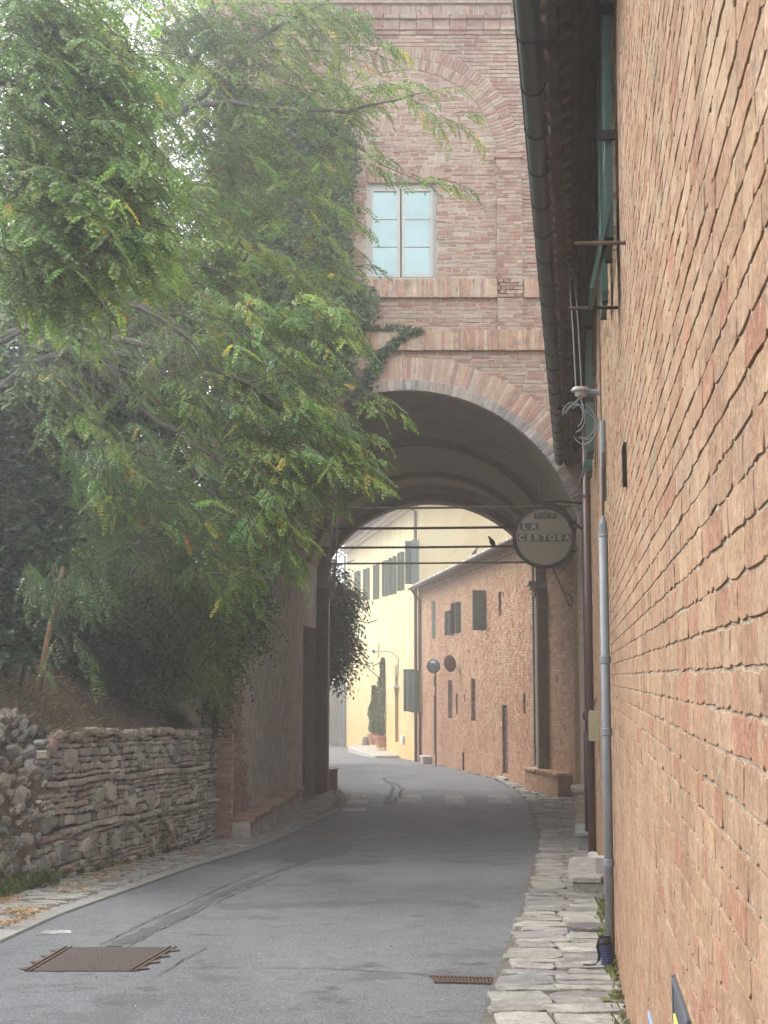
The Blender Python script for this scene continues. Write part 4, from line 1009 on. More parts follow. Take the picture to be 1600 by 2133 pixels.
g = MB(); g.tube([P(1134, 1050, c.y), P(1128, 1058, c.y), P(1138, 1064, c.y), P(1133, 1070, c.y - .05)], [.02, .035, .03, .01], n=7); g.build('hanger', M_black, t)
g = MB(); g.tube([P(1119, 1006, c.y), P(1119, 1048, c.y)], .014, n=6); g.tube([P(1117, 1043, c.y), P(1136, 1048, c.y)], .014, n=6); g.build('upright_rod', M_black, t)
for y0 in (1096, 1143):
    g = MB(); g.box((P(1194, y0, c.y).x, c.y + .2, P(0, y0, c.y).z), (.16, .5, .05)); g.build('wall_clamp', M_rust, t)
g = MB(); g.tube([P(1151, 1184, c.y), P(1178, 1240, c.y), P(1184, 1258, c.y), P(1191, 1262, c.y + .1), P(1192, 1250, c.y + .1), P(1187, 1238, c.y), P(1177, 1237, c.y)], .011, n=6); g.build('stay_rod', M_black, t)
# pigeons
def pigeon(label, p, face=1, s=1.0):
    t = thing('pigeon', label, 'bird', tuple(p)); p = np.array(p, float)
    g = MB(); ax = np.array([.45 * face, -.1, .75]); ax /= np.linalg.norm(ax); A = np.array([ax[2], 0, -ax[0]]) ; A /= np.linalg.norm(A); B = np.cross(ax, A)
    g.lathe(p + np.array([-.05 * face, 0, .02]) * s, [(.004, -.10 * s), (.022 * s, -.07 * s), (.045 * s, -.02 * s), (.062 * s, .04 * s), (.062 * s, .09 * s), (.045 * s, .14 * s), (.028 * s, .165 * s), (.026 * s, .185 * s), (.029 * s, .205 * s), (.020 * s, .228 * s), (.003, .236 * s)], (.045, .045, .05), 12, A=A, B=B, W=ax); g.build('body', M_generic, t, smooth=True)
    hd = p + np.array([-.05 * face, 0, .02]) * s + ax * .21 * s
    g = MB(); g.lathe(hd + np.array([.02 * face, 0, 0]) * s, [(.008 * s, 0), (.001, .028 * s)], (.05, .04, .03), 6, A=(0, 1, 0), B=(0, 0, 1), W=(face, 0, -.3)); g.build('beak', M_generic, t)
    for q in (-1, 1):
        g = MB(); g.tube([p + np.array([0, .018 * q, .03]) * s, p + np.array([.005, .018 * q, 0]) * s], .004, (.12, .05, .04), 5); g.build('leg', M_generic, t)
pigeon('dark pigeon perched on the middle tie rod inside the arch', (P(1024, 1141, 33.3).x, 33.3, EYE + 3.01), -1, .95)
# ================================================================== long brick barn beyond the arch
barn = thing('brick_barn', 'low red brick building beyond the arch with slit windows, hinged shutters and a tiled eave', 'house', (0, 0, 0))
FB = Frame((4.06, 38, 0), (1.55 - 4.06, 23, 0), (-23, 1.55 - 4.06, 0))
BL = 23.1; BH = EYE + 3.62
def hb(px0, px1, y0, y1, d=.12):
    ym = (y0 + y1) / 2; a, b_ = sorted((FB.hit(px0, ym)[0], FB.hit(px1, ym)[0])); um = (px0 + px1) / 2
    return (a, FB.hit(um, y1)[1], b_, FB.hit(um, y0)[1], d)
bh = [hb(1039, 1045, 1233, 1283), hb(1091, 1095, 1445, 1488), hb(934, 943, 1417, 1496), hb(950, 954, 1445, 1488), hb(982, 991, 1414, 1502), hb(904, 908, 1449, 1572, .1), hb(967, 969, 1447, 1460), hb(903, 906, 1408, 1430)]
dh = hb(1047, 1058, 1469, 1612, .14)
bh.append(dh)
small = [(1026, 1246), (1049, 1238), (1077, 1231), (978, 1356), (997, 1349), (1015, 1346), (1058, 1326), (1083, 1321), (937, 1558), (921, 1580), (1037, 1424), (963, 1436), (896, 1255)]
bs = [(FB.hit(x, y)[0] - .05, FB.hit(x, y)[1] - .07, FB.hit(x, y)[0] + .04, FB.hit(x, y)[1] + .07, .1) for x, y in small]
shut = [hb(1006, 1013, 1232, 1312, .12), hb(953, 960, 1255, 1318, .12), hb(940, 946, 1272, 1323, .12), hb(903, 907, 1252, 1330, .12)]
allh = bh + bs + shut
b = MB(); holed(b, FB, -.5, BL, -2.8, BH, allh); b.build('wall', M_mortar_far, barn)
openings(barn, FB, bs + shut + bh[:2] + bh[3:4])
rows = keep(courses(-.3, BL, -2.5, BH, .0745, .28, .016, .45), allh)
rows = rows[np.array([v > zg(FB.at(u, 0)[1]) - .1 for u, v, w_, h_ in rows])]
X, F = wall_bricks(FB, rows, .010, .03, jit=.004, fine=False, uneven=.004)
emit(barn, 'brick', X, F, pick(SAND + [(.34, .15, .10), (.40, .19, .12)], len(rows), .13), M_brick_far, top=300)
for h in (bh[2], bh[4]):                       # bricked-up slits with bars
    for k in range(6):
        g = MB(); zz = h[1] + (k + .5) * (h[3] - h[1]) / 6; g.box(FB.at((h[0] + h[2]) / 2, zz, -.05), (h[2] - h[0], .02, .03), U=FB.U, V=FB.N); g.build('window_bar', M_rust, barn)
    g = MB(); g.quad(*[FB.at(h[i], h[j], -.10) for i, j in ((0, 1), (2, 1), (2, 3), (0, 3))]); g.build('window_board', M_wood_dark, barn)
for h in (dh, bh[5]):
    d = part('door', barn)
    n = 9
    for k in range(n):
        g = MB(); z0 = max(h[1], zg(42) - .05) + (k + .5) * (h[3] - h[1]) / n * .97; g.box(FB.at((h[0] + h[2]) / 2, z0, -.08), (h[2] - h[0] - .01, .03, (h[3] - h[1]) / n * .9), U=FB.U, V=FB.N); g.build('plank', M_wood_dark, d)
g = MB(); g.box(FB.at((dh[0] + dh[2]) / 2, zg(43) + .06, .06), (dh[2] - dh[0] + .2, .2, .12), (.35, .33, .28), U=FB.U, V=FB.N); g.build('door_sill', M_slab, barn)
def leaf(parent, fr, u, z0, z1, wd, m, ang=0, th=.045, sl=0):
    D = fr.N * math.cos(ang) + fr.U * math.sin(ang); T = np.cross(D, (0, 0, 1.))
    base = fr.at(u, (z0 + z1) / 2, .02)
    g = MB(); g.box(base + D * wd / 2, (wd, th, z1 - z0), U=D, V=T)
    o = g.build('shutter', m, parent)
    g = MB()
    for s in (-1, 1):
        g.box(base + D * (wd / 2 + s * (wd / 2 - .04)), (.07, th + .014, z1 - z0), U=D, V=T)
        g.box(base + D * wd / 2 + np.array([0, 0, s * ((z1 - z0) / 2 - .04)]), (wd, th + .012, .07), U=D, V=T)
    g.build('shutter_frame', m, parent)
wn_ = [part('window', barn) for _ in range(4)]
h = shut[0]; leaf(wn_[0], FB, h[0], h[1] - .02, h[3] + .02, .42, M_shut_grey, .0); leaf(wn_[0], FB, h[2], h[1], h[3], .36, M_shut_grey, .9)
for h, w_ in ((shut[1], wn_[1]), (shut[2], wn_[2])):
    leaf(w_, FB, h[0], h[1], h[3], .19, M_shut_grey, -.1); leaf(w_, FB, h[2], h[1], h[3], .22, M_pipe_brown if w_ is wn_[1] else M_shut_grey, .1); leaf(w_, FB, (h[0] + h[2]) / 2, h[1], h[3], .10, M_shut_grey, .1)
M_shut_blue = mat('pale_blue_shutter', (.30, .40, .38), .7, (8, .1), None, None)
h = shut[3]; leaf(wn_[3], FB, h[0], h[1], h[3], .13, M_shut_blue, .1)
# eave mouldings, gutter and tiles
for z0, z1, pr in ((3.42, 3.48, .04), (3.50, 3.57, .10), (3.57, 3.64, .17)):
    b = MB(); b.box(FB.at(BL / 2 - .2, EYE + (z0 + z1) / 2, pr / 2), (BL, pr, z1 - z0), (.34, .24, .17), U=FB.U, V=FB.N); b.build('eave_moulding', M_brick_far, barn)
b = MB(); roof_sheet(b, FB, -.3, BL + .2, .36, EYE + 3.66, -3.0, EYE + 4.55, .06); roof_sheet(b, FB, -.3, BL + .2, -3.0, EYE + 4.55, -6.5, EYE + 3.6, .06); b.build('roof', M_terra, barn)
def arc_tile(parent, fr, u, n0, z0, n1, z1, rad, col, lst):
    vs = []
    for n_, z_, r_ in ((n0, z0, rad), (n1, z1, rad * .8)):
        for k in range(5):
            a = math.pi * k / 4; vs.append(fr.at(u + r_ * math.cos(a), z_ + r_ * .8 * math.sin(a), n_))
    lst.append(np.array(vs))
tiles = []; cols = []
sl_ = (4.55 - 3.66) / 3.36
for u in np.arange(-.2, BL, .21):
    for k in range(7):
        n0 = .40 - k * .36; arc_tile(None, FB, u + random.gauss(0, .008), n0, EYE + 3.77 + (.36 - n0) * sl_ + random.gauss(0, .008), n0 - .40, EYE + 3.765 + (.36 - n0 + .4) * sl_, .085, None, tiles)
tiles = np.array(tiles)
TC = [(.38, .30, .23), (.32, .30, .26), (.45, .36, .28), (.26, .22, .18), (.55, .50, .44)]
emit(barn, 'roof_tile', tiles, [(k, k + 1, 6 + k, 5 + k) for k in range(4)] + [(0, 1, 2, 3, 4)], pick(TC, len(tiles), .2), M_terra, top=200)
g = MB(); vs = []
for u in (-.3, BL + .25):
    for k in range(9): a = math.pi + math.pi * k / 8; vs.append(FB.at(u, EYE + 3.70 + .08 * math.sin(a), .46 + .08 * math.cos(a)))
g.add(vs, [(k, k + 1, 9 + k + 1, 9 + k) for k in range(8)]); g.build('gutter', M_gutter, barn, smooth=True)
# downpipe and electric mast at the far corner
g = MB(); g.tube([FB.at(BL - .35, EYE + 3.66, .46), FB.at(BL - .2, EYE + 3.45, .30), FB.at(BL - .15, EYE + 3.2, .10), FB.at(BL - .15, zg(61), .10)], .055, n=8); g.build('downpipe', M_pipe_brown, barn)
g = MB(); us_ = FB.hit(968, 1590)[0]; g.tube([FB.at(us_, zg(FB.at(us_, 0)[1]) + .05, .05), FB.at(us_, zg(FB.at(us_, 0)[1]) + .65, .05)], .03, n=6); g.build('drain_stub', M_black, barn)
t = thing('stone_doorstep', 'low stone doorstep at the thin door by the mirror pole', 'step', tuple(G(897, 1586)))
pc = FB.at(FB.hit(897, 1575)[0], zg(57), .18); g = MB(); g.box(pc + np.array([0, 0, .10]), (1.0, .36, .24), (.30, .28, .24), U=FB.U, V=FB.N); g.build('riser', M_slab, t)
g = MB(); g.box(pc + np.array([0, 0, .25]), (1.08, .42, .06), (.42, .40, .36), U=FB.U, V=FB.N); g.build('tread', M_slab, t)
# traffic mirrors
def mirror(label, px, py, rad, Y, facing, polebase=None, facec=(.22, .27, .32)):
    c = np.array(P(px, py, Y)); W = np.array(facing, float); W /= np.linalg.norm(W); A = np.cross((0, 0, 1.), W); A /= np.linalg.norm(A); B = np.cross(W, A)
    base = c if polebase is None else np.array(G(*polebase))
    t = thing('traffic_mirror', label, 'mirror', tuple(base))
    g = MB(); g.lathe(c, [(.01, .05), (rad * .5, .04), (rad * .85, .015), (rad * .93, 0)], facec, 26, A=A, B=B, W=W)
    g.build('mirror_face', mat('mirror_face', facec, .12, (3, .2), None, None, None, .55, .8), t, smooth=True)
    g = MB(); g.lathe(c, [(rad * .90, .02), (rad, .02), (rad * 1.02, -.02), (rad * .8, -.06), (rad * .3, -.09), (0.01, -.09)], (.10, .055, .04), 26, A=A, B=B, W=W, caps=False); g.build('backing', M_rust, t, smooth=True)
    if polebase is not None:
        q = G(*polebase); top = c - W * .10; g = MB(); g.tube([(q.x, q.y, q.z - .1), (q.x, q.y, c[2] + .1)], .032, n=8); g.build('pole', M_pipe_brown, t)
        g = MB(); g.tube([(q.x, q.y, c[2]), tuple(top)], .02, n=6); g.build('clamp', M_rust, t)
    else:
        u_, v_ = FB.hit(px, py); g = MB(); g.tube([tuple(c - W * .08), tuple(FB.at(u_ - .25, c[2] - .03, -.02))], .022, n=6); g.build('arm', M_rust, t)
mirror('round traffic mirror with a grey blue face on a brown pole', 903, 1388, 14.2 / FPX * 52.8, 52.8, (-.35, -1, -.08), (908, 1597))
uu = FB.hit(944, 1382, 0)[0]; Ym = FB.at(uu, 0, .3)[1]
Ym -= 1.5
mirror('brown round back of a traffic mirror fixed on the brick wall, turned away', 937, 1382, 17.5 / FPX * Ym, Ym, (-.62, .62, -.12), None)
c_ = tiles[(np.abs(np.array([proj(q_.mean(0))[0] for q_ in tiles[::7]]) - 990)).argmin() * 7].mean(0)
pigeon('small pigeon sitting on the tiled eave of the brick barn', c_ + np.array([0, 0, .07]), 1, 1.0)

# ================================================================== yellow building
yel = thing('yellow_house', 'tall ochre plastered house in the haze with rows of grey green shutters', 'house', (0, 0, 0))
YO = FB.at(BL, 0, .10)
YA = Frame((YO[0], YO[1], 0), (-2.25 - YO[0], 86 - YO[1], 0), (-(86 - YO[1]), -2.25 - YO[0], 0)); YLn = 25.0
YBf = Frame((YO[0], YO[1], 0), (1, .12, 0), (.12, -1, 0))
YH = EYE + 7.7
def hy(px0, px1, y0, y1, d=.15):
    ym = (y0 + y1) / 2; a, b_ = sorted((YA.hit(px0, ym)[0], YA.hit(px1, ym)[0])); um = (px0 + px1) / 2
    return (a, YA.hit(um, y1)[1], b_, YA.hit(um, y0)[1], d)
yw_ = [hy(869, 873, 1126, 1216), hy(838, 842, 1150, 1230), hy(819, 826, 1160, 1238), hy(805, 809, 1168, 1242), hy(786, 790, 1176, 1248), hy(765, 770, 1184, 1250), hy(746, 751, 1190, 1244)]
yl = [hy(856, 862, 1394, 1482), hy(871, 875, 1396, 1484)]
ys_ = [hy(788, 790.5, 1341, 1371, .2), hy(729, 732, 1416, 1450, .2)]
ydo = hy(823, 830, 1410, 1546, .3)
b = MB(); holed(b, YA, 0, YLn, -4.2, YH, yw_ + yl + ys_ + [ydo]); 
b.quad(YBf.at(0, -3.5), YBf.at(12, -3.5), YBf.at(12, YH), YBf.at(0, YH)); b.build('wall', M_yellow, yel)
openings(yel, YA, yw_ + yl + ys_)
# pointed door head and the door
um = (ydo[0] + ydo[2]) / 2; hw = (ydo[2] - ydo[0]) / 2; zt_ = ydo[3]; za_ = YA.hit(826, 1384)[1]
b = MB()
vs = [YA.at(um + hw * math.cos(t) * 1.0, zt_ + (za_ - zt_) * math.sin(t) ** .8, .004) for t in np.linspace(0, math.pi, 13)]
b.add(vs + [YA.at(um - hw, zt_ - .02, .004), YA.at(um + hw, zt_ - .02, .004)], [tuple(range(15))]); b.build('door_head', mat('door_ochre', (.20, .13, .08), .9, (3, .2), None, None), yel)
d_ = part('door', yel)
for k in range(5):
    g = MB(); g.box(YA.at(ydo[0] + (k + .5) * 2 * hw / 5, (ydo[1] + ydo[3]) / 2, -.2), (2 * hw / 5 - .01, .05, ydo[3] - ydo[1]), U=YA.U, V=YA.N); g.build('plank', M_wood, d_)
g = MB(); g.box(YA.at(um, YA.hit(826, 1430)[1], .12), (2 * hw + .5, .34, .09), (.6, .58, .52), U=YA.U, V=YA.N); g.build('door_canopy', M_generic, yel)
for h in yw_:
    w_ = part('window', yel); big = h is yw_[0]
    leaf(w_, YA, h[0] - .02, h[1], h[3], .16 if not big else .30, M_shut_grey, -.15 if not big else -.05); leaf(w_, YA, h[2] + .02, h[1], h[3], .20 if not big else .50, M_shut_grey, .1 if not big else -.1)
for h in yl:
    w_ = part('window', yel); leaf(w_, YA, h[0], h[1], h[3], .26, M_shut_grey, -.3); leaf(w_, YA, h[2], h[1], h[3], .3, M_shut_grey, .2)
    for k in range(16):
        g = MB(); g.box(YA.at(h[2], h[1] + .1 + k * (h[3] - h[1] - .15) / 16, .19), (.03, .24, .035), (.28, .33, .33), U=YA.U, V=YA.N); g.build('louvre_slat', M_generic, w_)
b = MB(); roof_sheet(b, YA, -.9, YLn + .5, .85, YH - .12, -4, YH + 1.2, .1); roof_sheet(b, YBf, -.9, 12, .7, YH - .12, -4, YH + 1.3, .1); b.build('roof', M_terra, yel)
b = MB(); b.box(YA.at(YLn / 2, YH - .28, .22), (YLn, .44, .14), (.5, .4, .28), U=YA.U, V=YA.N); b.box(YA.at(YLn / 2, YH - .42, .10), (YLn, .2, .12), (.5, .4, .28), U=YA.U, V=YA.N); b.build('eave_moulding', M_generic, yel)
g = MB(); g.tube([YA.at(0.1, YH - .18, .9), YA.at(YLn, YH - .18, .9)], .07, n=6); g.build('gutter', M_gutter, yel)
g = MB(); g.tube([YA.at(.0, YH - .2, .85), YA.at(.03, YH - .5, .5), YA.at(.06, YH - .75, .12), YA.at(.08, zg(61) - .1, .12)], .075, n=8); g.build('downpipe', M_pipe_brown, yel)
g = MB(); g.tube([YA.at(YLn - .2, YH - .2, .85), YA.at(YLn - .1, YH - .6, .12), YA.at(YLn - .1, -3, .12)], .07, n=6); g.build('downpipe', M_pipe_grey, yel)
# lamp, letterbox, platform, pots
u_, v_ = YA.hit(831, 1365); t = thing('wall_street_lamp', 'pale street lamp on a bracket above the pointed door of the yellow house', 'lamp', tuple(YA.at(u_, v_, 0)))
g = MB(); g.tube([YA.at(u_, v_ - .9, .03), YA.at(u_, v_ - .1, .04), YA.at(u_, v_ + .15, .35), YA.at(u_, v_ + .18, .9)], .025, (.4, .4, .4), 6); g.build('arm', M_generic, t)
g = MB(); g.box(YA.at(u_, v_ + .17, 1.05), (.22, .55, .10), (.62, .62, .6), U=YA.U, V=YA.N, taper=.8); g.build('lamp_head', M_generic, t)
u_, v_ = YA.hit(840, 1540, .02); t = thing('white_meter_box', 'small white box low on the yellow wall right of the pointed door', 'box', tuple(YA.at(u_, v_, 0)))
g = MB(); g.box(YA.at(u_, v_, .05), (.7, .10, .32), (.62, .62, .6), U=YA.U, V=YA.N); g.build('case', M_generic, t); g = MB(); g.box(YA.at(u_, v_, .105), (.6, .012, .26), (.55, .55, .53), U=YA.U, V=YA.N); g.build('lid', M_generic, t)
a_, b_ = YA.hit(834, 1550)[0], YA.hit(770, 1550)[0]; t = thing('stone_landing', 'low stone landing with potted cypresses at the pointed door', 'step', tuple(YA.at((a_ + b_) / 2, zg(72), .6)))
g = MB(); X, F = blocks([YA.at((a_ + b_) / 2, zg(70) + .20, .6)], YA.U, YA.N, (0, 0, 1), [(b_ - a_, 1.3, .3)], jit=.01, bev=.02); g.batch(X, F, np.array([[.38, .36, .32]])); g.build('landing', M_slab, t)
def cypress(label, px, py_base, py_top, Y, r):
    base = P(px, py_base, Y); hgt = P(px, py_top, Y).z - base.z; potr = r * 1.15
    t = thing('potted_cypress', label, 'potted tree', tuple(base), group='potted cypresses by the yellow house')
    g = MB(); ph_ = .52; g.lathe(base, [(potr * .72, 0), (potr * .95, ph_ - .08), (potr * 1.05, ph_ - .08), (potr * 1.05, ph_), (potr * .9, ph_), (potr * .88, ph_ - .06)], (.42, .19, .13), 18); g.build('pot', M_terra, t)
    g = MB(); g.tube([base + Vector((0, 0, ph_ - .08)), base + Vector((0, 0, hgt * .8))], [.05, .02], n=6); g.build('trunk', M_bark, t)
    n = 3400; h_ = rng.uniform(ph_ + .02, hgt, n); f = (h_ - ph_) / (hgt - ph_); rad = r * (np.minimum(1, f * 6 + .4) * (1 - f) ** .55 + .04) * (1 + .25 * np.sin(h_ * 5)) * rng.uniform(.3, 1.2, n); a = rng.uniform(0, 6.283, n)
    c = np.stack([base.x + rad * np.cos(a), base.y + rad * np.sin(a), base.z + h_], 1)
    d = np.stack([np.cos(a) * .5, np.sin(a) * .5, np.ones(n)], 1) + rng.normal(0, .3, (n, 3)); d /= np.linalg.norm(d, axis=1)[:, None]
    s = np.cross(d, rng.normal(0, 1, (n, 3))); s /= np.linalg.norm(s, axis=1)[:, None]; L_ = rng.uniform(.06, .14, (n, 1)); w_ = .035
    X = np.stack([c - s * w_, c + d * L_ * .5 - s * w_ * .3, c + d * L_, c + s * w_], 1)
    g = MB(); g.batch(X, [(0, 1, 2, 3)], pick([(.06, .10, .05), (.08, .125, .055), (.05, .085, .045)], n, .2)); g.build('foliage', M_leafdark, t)
cypress('tall narrow cypress in a terracotta pot, the nearer of the two by the pointed door', 798, 1556, 1372, 70.5, .40)
cypress('shorter thin cypress in a terracotta pot behind the tall one', 780, 1551, 1430, 72.0, .30)
p = P(761, 1553, 76); t = thing('stone_bollard', 'worn stone bollard left of the potted cypresses', 'bollard', tuple(p)); g = MB(); g.lathe(p, [(.17, -.2), (.18, .3), (.14, .42), (.06, .47)], (.22, .19, .16), 12); g.build('shaft', M_stone, t)
g = MB(); g.lathe(p, [(.20, -.2), (.20, .08), (.175, .12)], (.2, .18, .15), 12); g.build('base', M_stone, t)
# pale stone wall across the end of the lane
endw = thing('end_wall', 'pale rough wall in the haze at the far end of the lane', 'wall', (0, 0, 0))
EWf = Frame((-16, 88, 0), (1, 0, 0), (0, -1, 0)); b = MB(); holed(b, EWf, 0, 14.2, -4.5, EYE - .6, [], off=0); b.box((-9, 88.3, EYE - .55), (14.3, .7, .12)); b.build('wall', mat('pale_wall', (.30, .29, .25), .95, (2, .3), (12, .3), None, (1.5, .5, (.15, .14, .11), .6)), endw)
rows = courses(0, 14.2, -3, EYE - .62, .22, .42, .03, .4); X, F = wall_bricks(EWf, rows, .03, .05, jit=.02, fine=False, uneven=.012); emit(endw, 'stone', X, F, pick([(.3, .28, .24), (.25, .24, .21)], len(rows), .15), M_stone, top=200)
g = MB(); g.tube([(-2.55, 87.8, -3.6), (-2.55, 87.8, EYE + 1)], .06, n=6); g.build('pipe', M_pipe_grey, endw)
# ================================================================== retaining wall on the left
RU = Vector((.1337, 1, 0)).normalized(); RN = Vector((1, -.1337, 0)).normalized()
RF = Frame((XR(15.5), 15.5, 0), tuple(RU), tuple(RN))
def rY(u): return 15.5 + u * RU.y
rw = thing('stone_retaining_wall', 'rough retaining wall of mixed stones and bricks with brick bands, left of the road', 'wall', (0, 0, 0))
RL = 9.6
b = MB(); b.grid(lambda i, j: RF.at(1.55 + (RL - 1.55) * i, zg(rY(RL * i)) - .2 + (ZR(rY(RL * i)) - zg(rY(RL * i)) + .17) * j, -.055 + .02 * math.sin(i * 90) * math.sin(j * 23)), 60, 14)
b.add([RF.at(1.55, ZR(rY(1.55)) - .03, -.05), RF.at(RL, ZR(rY(RL)) - .03, -.05), RF.at(RL, ZR(rY(RL)) - .03, -.5), RF.at(1.55, ZR(rY(1.55)) - .03, -.5)], [(0, 1, 2, 3)])
b.build('core', mat('wall_core', (.09, .08, .065), 1, (8, .35), (30, .3), (20, 1, .04), (5, .6, (.16, .15, .12), .5)), rw)
pos, size, rnd, cols, rot = [], [], [], [], []
BRK = [(.34, .30, .25), (.38, .335, .28), (.29, .25, .21), (.36, .335, .29), (.42, .38, .33), (.32, .24, .195)]
STN = [(.34, .32, .28), (.28, .27, .24), (.40, .37, .32), (.24, .24, .22), (.36, .31, .25), (.30, .29, .22)]
def addp(u, z, w, h, r, c, n=0, ro=0, d=.10):
    pos.append(RF.at(u, z, n)); size.append((w, h, d)); rnd.append(r); cols.append(c); rot.append(ro)
bands = [-.02, -.60, -1.17]
u = .55
for bi, (dz, step) in enumerate(zip(bands, (.15, .34, .36))):
    u = 1.75 if bi == 0 else (1.5 if bi == 1 else 2.0)
    while u < RL:
        w = step * random.uniform(.8, 1.15); z = ZR(rY(u)) + dz + .018 * math.sin(u * 2.3) + (.02 * math.sin(u * 7) if bi == 0 else 0)
        addp(u + w / 2, z, w - .008, (.085 if bi == 0 else .066) * random.uniform(.9, 1.1), .08, random.choice(BRK), .045 + random.gauss(0, .008), random.gauss(0, .02), .16); u += w
    
for a, c in ((-.07, -.565), (-.64, -1.135), (-1.205, -2.3)):
    z = a
    while z > c + .02:
        rowh = random.choice([.058, .064, .07, .074, .11, .14])
        if z - rowh < c: rowh = max(.05, z - c)
        u = 1.35 + random.random() * .2
        brick_row = rowh < .08
        while u < RL - .05:
            Yc = rY(u)
            if brick_row and random.random() < .75: w = random.uniform(.20, .46); r = .12; cc = random.choice(BRK); hh = rowh - .008
            elif random.random() < .35: w = random.uniform(.09, .20); r = .35; cc = random.choice(STN + BRK); hh = rowh * random.uniform(.85, 1.0)
            else: w = random.uniform(.12, .34); r = random.uniform(.15, .6); cc = random.choice(STN); hh = rowh * random.uniform(.8, 1.05)
            w2 = w
            if ZR(Yc) + z - rowh / 2 > zg(Yc) - .04: addp(u + w / 2, ZR(Yc) + z - rowh / 2 + .009 * math.sin(u * 3 + z * 4) + random.gauss(0, .006), w2 - .010, hh * random.uniform(.86, 1.0), r, cc, random.gauss(.005, .013), random.gauss(0, .025 + .06 * (r > .3)), .12)
            u += w
        z -= rowh
for _ in range(40):                              # round boulders set among the courses
    u = random.uniform(1.5, RL - .4); dz = random.choice([-.32, -.25, -.42, -.85, -.95, -.78, -1.4, -1.55, -1.7]) + random.gauss(0, .05); q = random.uniform(.12, .24)
    if ZR(rY(u)) + dz - q / 2 > zg(rY(u)): addp(u, ZR(rY(u)) + dz, q * random.uniform(1.4, 2.4), q, .95, random.choice(STN), random.uniform(.02, .05), random.gauss(0, .3), .14)
cols = np.clip(np.array(cols) * (1 + rng.normal(0, .16, (len(cols), 1))), .02, .8)
X, F = blocks(np.array(pos), RF.U, RF.V, RF.N, np.array(size), jit=.006, bev=.008, rnd=np.array(rnd), rot=np.array(rot), dome=.004)
emit(rw, 'stone', X, F, cols, M_stone, top=300)
# pale notice stone near the right end
t = thing('stone_plaque', 'tall pale stone plaque set into the right end of the retaining wall', 'plaque', tuple(RF.pt(461, 1635)))
u_, v_ = RF.hit(461, 1635); X, F = blocks([RF.at(u_, v_, .05)], RF.U, RF.V, RF.N, [(.30, .42, .1)], jit=.006, bev=.012); g = MB(); g.batch(X, F, np.array([[.42, .42, .40]])); g.build('slab', M_slab, t)

# ================================================================== bank above and beyond it
def bankz(s, Y):                                   # s metres left of the wall line
    top = ZR(max(Y, 15)) - .04; foot = zg(Y) - .05
    k = min(1, max(0, (Y - 16.5) / .7))           # 0: open bank, 1: behind the wall
    zt = top + .25 * min(s, .6) + .78 * max(0, min(s, 5) - .25) + .05 * max(0, s - 5)
    zo = foot + (ZR(16) - foot) * min(1, max(0, s) / .95) ** .8 + .78 * max(0, min(s, 5) - .7)
    z = zo * (1 - k) + zt * k
    if Y > 25: z = z + .22 * min(Y - 25, 14) * min(1, s)
    return z + .05 * math.sin(s * 5.1 + Y * 3.3) * min(1, s * 2) + .03 * math.sin(s * 13 + Y * 9)
b = MB(); sv = [-.02, .1, .25, .45, .7, 1, 1.35, 1.8, 2.3, 3, 3.8, 4.8, 6, 8, 11, 16, 30, 60]; Yv = list(np.arange(2, 26, .4)) + list(range(26, 60, 3)); vs = []
for Y in Yv:
    for s in sv:
        x = (XR(Y) if Y < 25 else -3.2 - .0 * (Y - 25)) - s + (.06 * math.sin(Y * 4) if s > .1 else 0); vs.append((x, Y, bankz(s, Y)))
m = len(sv); b.add(vs, [(i * m + k, i * m + k + 1, (i + 1) * m + k + 1, (i + 1) * m + k) for i in range(len(Yv) - 1) for k in range(m - 1)])
M_bank = mat('bank_soil', (.085, .062, .042), 1, (3, .35), (40, .4), (10, 1, .08), [(6, .56, (.17, .13, .085), .7), (3, .6, (.04, .045, .02), .6)])
b.build('bank', M_bank, smooth=True)['kind'] = 'structure'
# rocks of the open bank under a sagging wire net
pos, size, cols = [], [], []
rock = thing('rock_slope', 'jumbled stones of the open bank under wire netting, at the left edge', 'rocks', (0, 0, 0))
for i in range(1700):
    Y = random.uniform(13.0, 17.2); s = random.uniform(0, 1.25); sz = random.uniform(.06, .15) if random.random() < .93 else random.uniform(.18, .25)
    pos.append((XR(Y) - s + .05, Y, bankz(s, Y) + sz * .12)); size.append((sz, sz * random.uniform(.5, .85), sz * .8)); cols.append(random.choice(STN + BRK + [(.2, .19, .16)]))
pos = np.array(pos); n = len(pos)
W = np.tile(np.array([.80, -.25, .55]), (n, 1)) + rng.normal(0, .25, (n, 3)); W /= np.linalg.norm(W, axis=1)[:, None]
U = np.cross((0, 0, 1.), W); U /= np.linalg.norm(U, axis=1)[:, None]; V = np.cross(W, U)
X, F = blocks(pos, U, V, W, np.array(size), jit=.008, bev=.022, rnd=rng.uniform(.3, .9, n), rot=rng.uniform(0, 3, n), dome=.02)
emit(rock, 'stone', X, F, pick(cols, n, .2) * .72, M_stone, top=300)
g = MB()
for i in range(70):
    Y0 = 13 + i * .065
    pts = []
    for k in range(22):
        s = k * .075; Y = Y0 + (.03 if (k + i) % 2 else -.03); Yc = min(max(Y, 12), 17.6)
        pts.append((XR(Yc) - s + .16, Y, bankz(s, Yc) + .13 + .03 * math.sin(k + i * .3)))
    g.tube(pts, .0022, (.15, .14, .12), 3, caps=False)
g.build('wire_net', M_rust, rock)['kind'] = 'stuff'

